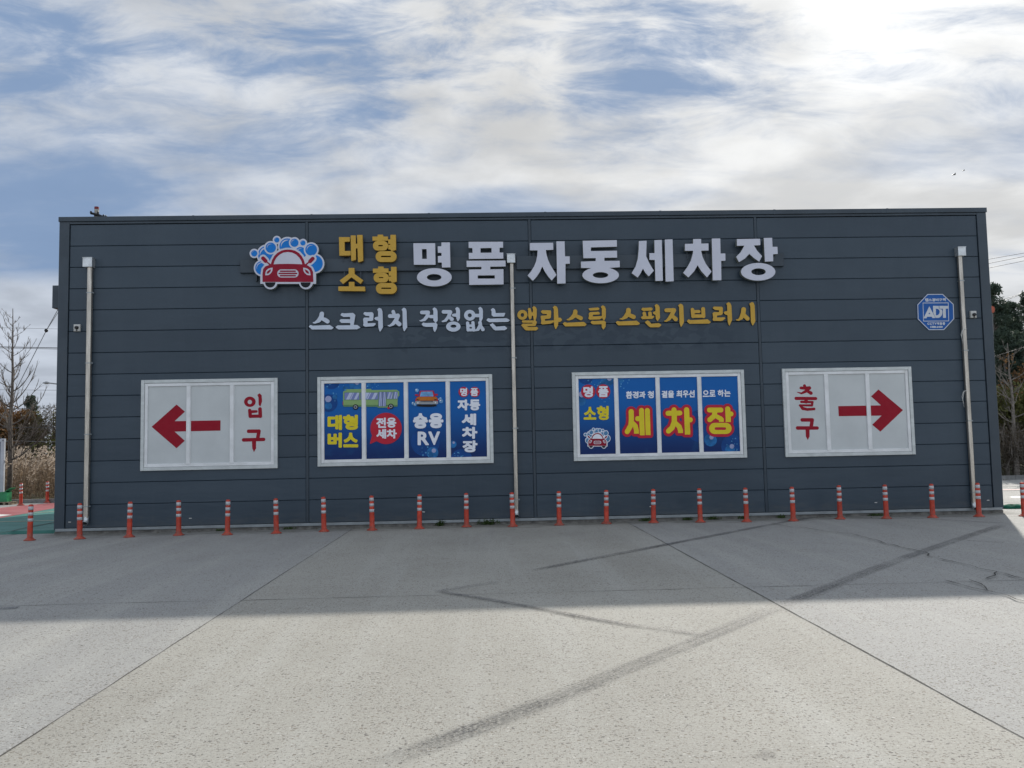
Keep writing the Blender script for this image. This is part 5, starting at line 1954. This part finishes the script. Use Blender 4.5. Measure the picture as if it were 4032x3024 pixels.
# right: pines on a bank, leafless tree in front
g = MB()
n = 14
hv, hf = [], []
for j in range(n + 1):
    for i in range(n * 2 + 1):
        x = 16 + i * 2.2
        y = 15.5 + j * 2.4
        z = -0.04 + max(0, (j / n)) ** 1.2 * 6.0 + random.uniform(-.12, .12) * (1 if j else 0)
        hv.append((x, y, z))
for j in range(n):
    for i in range(n * 2):
        a = j * (2 * n + 1) + i
        hf.append((a, a + 1, a + 2 * n + 2, a + 2 * n + 1))
g.raw(hv, hf, 0, True)
g.build('bank', M_SOIL, kind='structure')


def bank_z(y):
    return 0.0 if y < 15.5 else 6.0 * ((y - 15.5) / 33.6) ** 1.2


def pine(px, pytop, y, w, label, per=120, dens=30):
    top = at(px, pytop, y)
    z0 = bank_z(y)
    h = top.z - z0
    bl = []
    for k in range(dens):
        f = random.random() ** .75
        z = z0 + h * (0.28 + 0.70 * f)
        rr = w * (1.08 - f) * random.uniform(.35, 1.0)
        a = random.uniform(0, 6.28)
        s = w * random.uniform(.22, .40) * (1.15 - .55 * f)
        bl.append((top.x + rr * math.cos(a), y + rr * math.sin(a), z, s, s, s * .55))
    bl.append((top.x, y, top.z - .25, w * .16, w * .16, .35))
    t = empty('pine_tree', (top.x, y, z0), label, 'tree', 'pines on the bank at the right')
    C, U, V = leaf_cloud(bl, per, .13, .22)
    quads_mesh('crown', C, U, V, M_PINE, t)
    g = MB()
    g.tube([(top.x + .1, y, z0 - .1), (top.x, y, z0 + h * .5), (top.x, y, top.z - .3)], [.16, .11, .03], 8, 0)
    for bb in bl:
        g.tube([(top.x, y, max(z0 + h * .2, bb[2] - .5)), (bb[0], bb[1], bb[2])], [.04, .012], 5, 0, caps=False)
    sub(g, 'trunk', [M_BARK], t)


random.seed(5)
pine(3905, 1120, 24, 1.9, 'tall dark pine touching the right corner of the building', 150, 46)
pine(3975, 1190, 26, 2.0, 'dark pine rising behind the leafless tree at the right', 150, 46)
pine(4040, 1150, 23, 1.9, 'tall pine at the right edge of the picture with a ragged top', 150, 44)
pine(4130, 1120, 27, 2.4, 'pine just outside the right edge of the picture', 110, 40)
pine(3830, 1200, 27, 2.2, 'pine hidden behind the right corner of the building', 110, 40)
pine(3950, 1290, 20.5, 1.7, 'shorter pine in front of the tall ones at the right', 150, 40)
pine(4025, 1340, 20, 1.6, 'short pine low at the right edge of the picture', 150, 40)
Yr = 17.4
bush('autumn_shrub', blobs_round((gx(3965, 1600, Yr), Yr), 1.5, 2.6, 24, 1.2), 260, .07, M_OLIVE, 'yellow green shrub at the right below the pines', 'shrub', sticks=20)
bush('autumn_shrub', blobs_round((gx(4040, 1500, Yr + 1), Yr + 1), 1.5, 4.2, 24, 1.4), 220, .07, M_RUST, 'rusty brown shrub at the right edge', 'shrub', sticks=20)
bush('autumn_shrub', blobs_round((gx(3950, 1800, Yr - .9), Yr - .9), 1.8, 1.5, 22, .3), 200, .06, M_TWIG, 'tangled brown brush above the right kerb', 'shrub', aspect=.2, sticks=120, bark=M_BARK2)
bush('autumn_shrub', blobs_round((gx(4060, 1800, Yr - 1), Yr - 1), 2.2, 1.7, 24, .3), 200, .06, M_TWIG, 'tangled brush at the right edge above the kerb', 'shrub', aspect=.2, sticks=120)
bush('autumn_shrub', blobs_round((gx(4230, 1750, Yr), Yr), 2.6, 3.0, 24, .4), 160, .08, M_OLIVE, 'olive shrub outside the right edge', 'shrub', sticks=30)
bush('autumn_shrub', blobs_round((gx(3800, 1750, Yr), Yr), 2.6, 3.0, 24, .4), 160, .08, M_OLIVE, 'olive shrub behind the right corner of the building', 'shrub', sticks=30)
tb = at(4003, 1850, 15.6)
t = empty('bare_tree', (tb.x, 15.6, 0), 'leafless grey tree at the right in front of the pines', 'tree')
g = MB()
random.seed(33)
hh = at(3990, 1350, 15.6).z
branchy(g, (tb.x, 15.6, 0), hh, .11, 20, 2.4, .5, lean=(-.012, 0), twigs=5, first=.25, tw=1.6)
sub(g, 'trunk', [M_BARK2], t)
C, U, V = leaf_cloud([(tb.x - .1, 15.6, hh * .87, .35, .3, .35), (tb.x + .4, 15.5, hh * .6, .5, .4, .5)], 26, .06, .6)
quads_mesh('crown', C, U, V, M_RUST, t)

# leaf litter along the right kerb
n = 260
C = np.stack([rng.uniform(22.5, 40, n), 13.75 - abs(rng.normal(0, .4, n)), np.full(n, .012)], 1)
U = np.stack([rng.normal(0, .03, n), rng.normal(0, .03, n), rng.uniform(0, .01, n)], 1)
V = np.stack([rng.normal(0, .03, n), rng.normal(0, .03, n), rng.uniform(0, .01, n)], 1)
quads_mesh('leaf_litter', C, U, V, M_RUST, None, label='dead leaves blown along the right kerb', cat='leaves', kind='stuff')

n = 170
C = np.stack([rng.uniform(0.2, 21.8, n), -0.02 - abs(rng.normal(0, .16, n)), np.full(n, .008)], 1)
U = np.stack([rng.normal(0, .018, n), rng.normal(0, .018, n), rng.uniform(0, .008, n)], 1)
V = np.stack([rng.normal(0, .014, n), rng.normal(0, .014, n), rng.uniform(0, .008, n)], 1)
quads_mesh('leaf_litter', C, U, V, M_TWIG, None, label='crumbs of dry leaf and grit along the foot of the wall', cat='leaves', kind='stuff')

# ------------------------------------------------------------------ small things round the building
# green tarpaulin bag at the right foot of the wall
pc_ = ground(3967, 2003)
g = MB()
nu, nv = 22, 10
vs, fs = [], []
for j in range(nv + 1):
    for i in range(nu):
        a = 2 * math.pi * i / nu
        f = j / nv
        r = math.sin(math.pi * .5 * (1 - f)) ** .6
        k = 1 + .13 * math.sin(3 * a + 1) + .08 * math.sin(7 * a + 5 * f)
        vs.append((pc_.x + .16 * 1 + .33 * r * k * math.cos(a), pc_.y + .05 + .16 * r * k * math.sin(a), .005 + .085 * math.sin(math.pi * .5 * f) * (1 + .2 * math.sin(4 * a))))
for j in range(nv):
    for i in range(nu):
        fs.append((j * nu + i, j * nu + (i + 1) % nu, (j + 1) * nu + (i + 1) % nu, (j + 1) * nu + i))
g.raw(vs, fs, 0, True)
g.build('tarpaulin', M_TARP, label='crumpled green tarpaulin on the ground at the right corner of the building', cat='tarpaulin', origin=(pc_.x, pc_.y, 0))

# navy board, pallet and green box on the left
Yc = 10.9
xa = at(14, 1850, Yc).x
zt = at(7, 1727, Yc).z
con = empty('sign_board', (xa, Yc, PADZ), 'navy board in a pale grey steel frame at the left edge of the picture', 'board')
g = MB()
for k in range(10):
    x1 = xa - .13 - k * .16
    g.box(x1 - .16, x1 - .002, Yc + .03, Yc + .06, PADZ + .32, zt - .12, 0, bev=.004)
sub(g, 'panel', [M_CONTB], con)
g = MB()
g.box(xa - .13, xa, Yc, Yc + .09, PADZ, zt - .12, 0, bev=.006)
g.box(xa - 1.9, xa - 1.77, Yc, Yc + .09, PADZ, zt - .12, 0, bev=.006)
g.box(xa - 1.76, xa - .132, Yc + .005, Yc + .085, zt - .118, zt - .01, 0)
g.box(xa - 1.76, xa - .132, Yc + .005, Yc + .085, PADZ + .2, PADZ + .318, 0)
g.box(xa - .14, xa + .006, Yc - .006, Yc + .096, zt - .118, zt, 0, bev=.01)
g.box(xa - .055, xa - .025, Yc - .009, Yc - .0055, zt - .09, zt - .035, 1)
sub(g, 'frame', [M_CONTG, M_DARK], con)
Yq = 10.35
pl = at(46, 1979, Yq)
pal = empty('pallet', (pl.x, Yq, PADZ), 'low weathered pallet under the green box at the left edge', 'pallet')
g = MB()
for k in range(4):
    g.box(pl.x - 1.0, pl.x, Yq - .05 + k * .12, Yq + .05 + k * .12, PADZ + .085, PADZ + .105)
sub(g, 'deck', [M_WOOD], pal)
for dx in (-.98, -.55, -.28, -.10):
    g = MB()
    g.box(pl.x + dx, pl.x + dx + .08, Yq - .04, Yq + .40, PADZ + .005, PADZ + .083)
    sub(g, 'bearer', [M_WOOD], pal)
Yg = Yq + .06
gb = empty('green_box', (pl.x - .3, Yg, PADZ + .107), 'green plastic box with its lid tilted open on the pallet', 'box')
xs0, xs1 = at(4, 1950, Yg).x, at(27, 1950, Yg).x
zz0, zz1 = PADZ + .107, at(20, 1938, Yg).z
g = MB()
g.box(xs0 - .12, xs1, Yg, Yg + .02, zz0, zz1)
g.box(xs0 - .12, xs1, Yg + .28, Yg + .30, zz0, zz1)
g.box(xs0 - .12, xs0 - .1, Yg + .022, Yg + .278, zz0, zz1)
g.box(xs1 - .02, xs1, Yg + .022, Yg + .278, zz0, zz1)
g.box(xs0 - .099, xs1 - .021, Yg + .022, Yg + .278, zz0, zz0 + .02)
g.box(xs1 - .05, xs1 + .006, Yg - .008, Yg - .0005, zz0, zz1)
sub(g, 'body', [M_GREENPL], gb)
la, lb = at(15, 1945, Yg + .1), at(47, 1925, Yg + .1)
g = MB()
y0_, y1_ = Yg - .02, Yg + .32
g.raw([(la.x, y0_, la.z), (lb.x, y0_, lb.z + .02), (lb.x, y1_, lb.z + .02), (la.x, y1_, la.z), (la.x, y0_, la.z + .025), (lb.x, y0_, lb.z + .04), (lb.x, y1_, lb.z + .04), (la.x, y1_, la.z + .025)],
      [(0, 3, 2, 1), (4, 5, 6, 7), (0, 1, 5, 4), (1, 2, 6, 5), (2, 3, 7, 6), (3, 0, 4, 7)])
sub(g, 'lid', [M_GREENPL], gb)

# utility pole behind the building
Yp = 20.0
pt_ = at(381, 815, Yp)
pole = empty('utility_pole', (pt_.x, Yp, 0), 'concrete utility pole with a red cap rising behind the roof', 'pole')
g = MB()
rw = 8.4 * (Yp - CAM.y) / FPX
g.tube([(pt_.x, Yp, -.05), (pt_.x, Yp, pt_.z - .12)], [rw * 1.7, rw], 16)
sub(g, 'pole', [M_POLE], pole)
g = MB()
g.tube([(pt_.x, Yp, pt_.z - .118), (pt_.x, Yp, pt_.z)], [rw * 1.03, rw * 1.03], 16)
sub(g, 'cap', [M_CAPRED], pole)
g = MB()
ca, cb_ = at(355, 838, Yp - .2), at(412, 853, Yp - .9)
ca.y, cb_.y = Yp - .15, Yp - .35
g.tube([ca, at(383, 845, Yp - .22), cb_], [.055, .06, .05], 4)
g.tube([(pt_.x, Yp, pt_.z - .47), (pt_.x, Yp, pt_.z - .36)], [rw * 1.12, rw * 1.12], 14)
sub(g, 'crossarm', [M_DARK], pole)
for (px, py) in ((358, 836), (386, 838), (408, 850), (417, 853)):
    q = at(px, py, Yp - .3)
    g = MB()
    g.lathe([(.02, -.05), (.05, -.04), (.035, -.01), (.055, .01), (.035, .03), (.045, .05), (0, .07)], 10, (q.x, q.y, q.z))
    sub(g, 'insulator', [M_BLACKPL], pole)


def cable(pts, r, label, m=M_WIRE, group=None, sag=0.0, name='power_line'):
    a, b = Vector(pts[0]), Vector(pts[-1])
    q = []
    if len(pts) == 2:
        for k in range(13):
            t_ = k / 12
            p = a.lerp(b, t_)
            p.z -= sag * 4 * t_ * (1 - t_)
            q.append(p)
    else:
        q = [Vector(p) for p in pts]
    g = MB()
    g.tube(q, r, 5, 0)
    return g.build(name, m, label=label, cat='cable', group=group)


z5 = lambda u, v: (u / 2.37, 760 + v / 2.37)
z7 = lambda u, v: (u / 2.37, 1460 + v / 2.37)
z6r = lambda u, v: (3532 + u / 2.37, 760 + v / 2.37)
Yw = 34.0
GL = 'power lines left of the building'
for (a, b, r, lab) in ((z5(-700, 1242), z5(800, 1274), .010, 'topmost thin power line left of the building'),
                       (z5(-700, 1422), z5(800, 1450), .022, 'upper line of the dark pair crossing the bare tree'),
                       (z5(-700, 1432), z5(800, 1461), .016, 'lower line of the dark pair crossing the bare tree'),
                       (z7(-700, 172), z7(800, 183), .012, 'thin power line below the street lamp arm'),
                       (z7(-700, 368), z7(800, 340), .014, 'power line just above the thicket at the left'),
                       (z7(-700, 545), z7(800, 522), .020, 'dark power line in front of the thicket at the left'),
                       (z7(-700, 640), z7(800, 668), .012, 'pale power line low in front of the thicket')):
    cable([at(*a, Yw if 'thicket' not in lab else 22.0), at(*b, Yw if 'thicket' not in lab else 22.0)], r, lab, group=GL, m=M_WIREG if 'pale' in lab or 'thin' in lab else M_WIRE)
gy = 19.0
ga, gm, gb_ = at(*z5(700, 800), gy), at(*z5(432, 1283), gy), at(*z5(240, 1659), gy)
gend = gm + (gb_ - gm) * ((gm.z) / (gm.z - gb_.z))
cable([ga, gm, gb_, gend], .016, 'slanting guy wire with a dark ball running down left of the building', m=M_WIREG, name='guy_wire')
cable([ga + Vector((.25, 0, .05)), gm], .012, 'second strand of the guy wire above the ball', m=M_WIREG, name='guy_wire')
g = MB()
g.lathe([(0, -.09), (.05, -.07), (.08, -.02), (.08, .03), (.05, .075), (0, .09)], 12, (gm.x, gm.y, gm.z))
g.build('wire_ball', M_BLACKPL, label='dark ball insulator on the slanting guy wire', cat='insulator', origin=gm)
Yw2 = 30.0
GR = 'power lines right of the building'
for (a, b, r, lab) in ((z6r(500, 680), z6r(1800, 452), .017, 'topmost of the three power lines right of the building'), (z6r(500, 728), z6r(1800, 470), .017, 'middle of the three power lines right of the building'),
                       (z6r(500, 772), z6r(1800, 508), .017, 'lowest of the three power lines right of the building'), (z6r(600, 1160), z6r(1700, 738), .017, 'upper power line just above the pine tops'),
                       (z6r(600, 1120), z6r(1700, 762), .015, 'lower power line just above the pine tops'), (z6r(600, 1620), z6r(1700, 1280), .007, 'pale power line crossing the leafless tree at the right')):
    yy = Yw2 if 'leafless' not in lab else 14.5
    cable([at(*a, yy), at(*b, yy)], r, lab, group=GR, m=M_WIREG if 'leafless' not in lab else M_WIRE)

# street lamp behind the left corner
Yl = 30.0
h0, h1 = at(*z7(422, 113), Yl), at(*z7(560, 126), Yl)
xp = at(330, 1510, Yl).x
lamp = empty('street_lamp', (xp, Yl, 0), 'grey street lamp whose arm reaches out left of the building', 'street lamp')
g = MB()
g.tube([(xp, Yl, -.05), (xp, Yl, h1.z - .1)], [.09, .06], 10)
sub(g, 'pole', [M_LAMPG], lamp)
g = MB()
g.tube([(xp, Yl, h1.z - .12), (h1.x, Yl, h1.z), (h0.x + .15, Yl, h0.z)], [.045, .04, .035], 8)
sub(g, 'arm', [M_LAMPG], lamp)
g = MB()
g.tube([(h0.x + .22, Yl, h0.z - .005), (h0.x + .05, Yl, h0.z + .01), (h0.x - .12, Yl, h0.z)], [.05, .085, .03], 10)
sub(g, 'lamp_head', [M_LAMPG], lamp)

# orange marker caught in the pines
q = at(*z6r(888, 1085), 22.0)
g = MB()
vs = []
for (u, v) in ((-.12, -.16), (.02, -.2), (.12, -.12), (.15, .02), (.1, .13), (-.06, .16), (-.15, .08)):
    vs.append((u, v))
n = len(vs)
f3 = [(q.x + u, q.y - .05 + .06 * math.sin(9 * u), q.z + v) for u, v in vs] + [(q.x + u * .9, q.y + .05, q.z + v * .9) for u, v in vs]
g.raw(f3, [tuple(range(n)), tuple(range(2 * n - 1, n - 1, -1))] + [(k, n + k, n + (k + 1) % n, (k + 1) % n) for k in range(n)], 0)
g.tube([(q.x, q.y, q.z - .15), (q.x, q.y + .1, bank_z(22) - .1)], [.02, .03], 6, 1)
g.build('marker_flag', [M_ORANGEC, M_WIREG], label='small orange flag on a thin pole among the pines at the right corner', cat='flag')

# two birds in the sky
for (px, py, s_, lab) in ((3757, 688, .34, 'dark bird flying in the sky above the right end of the roof'), (3794, 672, .22, 'fainter bird flying above and right of the dark bird')):
    q = at(px, py, 60.0)
    g = MB()
    g.tube([(q.x - s_ * .5, q.y, q.z - .06), (q.x - s_ * .2, q.y, q.z), (q.x + s_ * .3, q.y, q.z + .02), (q.x + s_ * .5, q.y, q.z)], [.01, s_ * .16, s_ * .14, .02], 8)
    for sg in (-1, 1):
        g.raw([(q.x + s_ * .25, q.y + sg * .04, q.z + .03), (q.x - s_ * .15, q.y + sg * .04, q.z + .02), (q.x - s_ * .1, q.y + sg * s_ * .9, q.z + s_ * .35), (q.x + s_ * .2, q.y + sg * s_ * .6, q.z + s_ * .3)],
              [(0, 1, 2, 3)])
    g.build('bird', M_BLACKPL, label=lab, cat='bird', group='birds in the sky', origin=q)
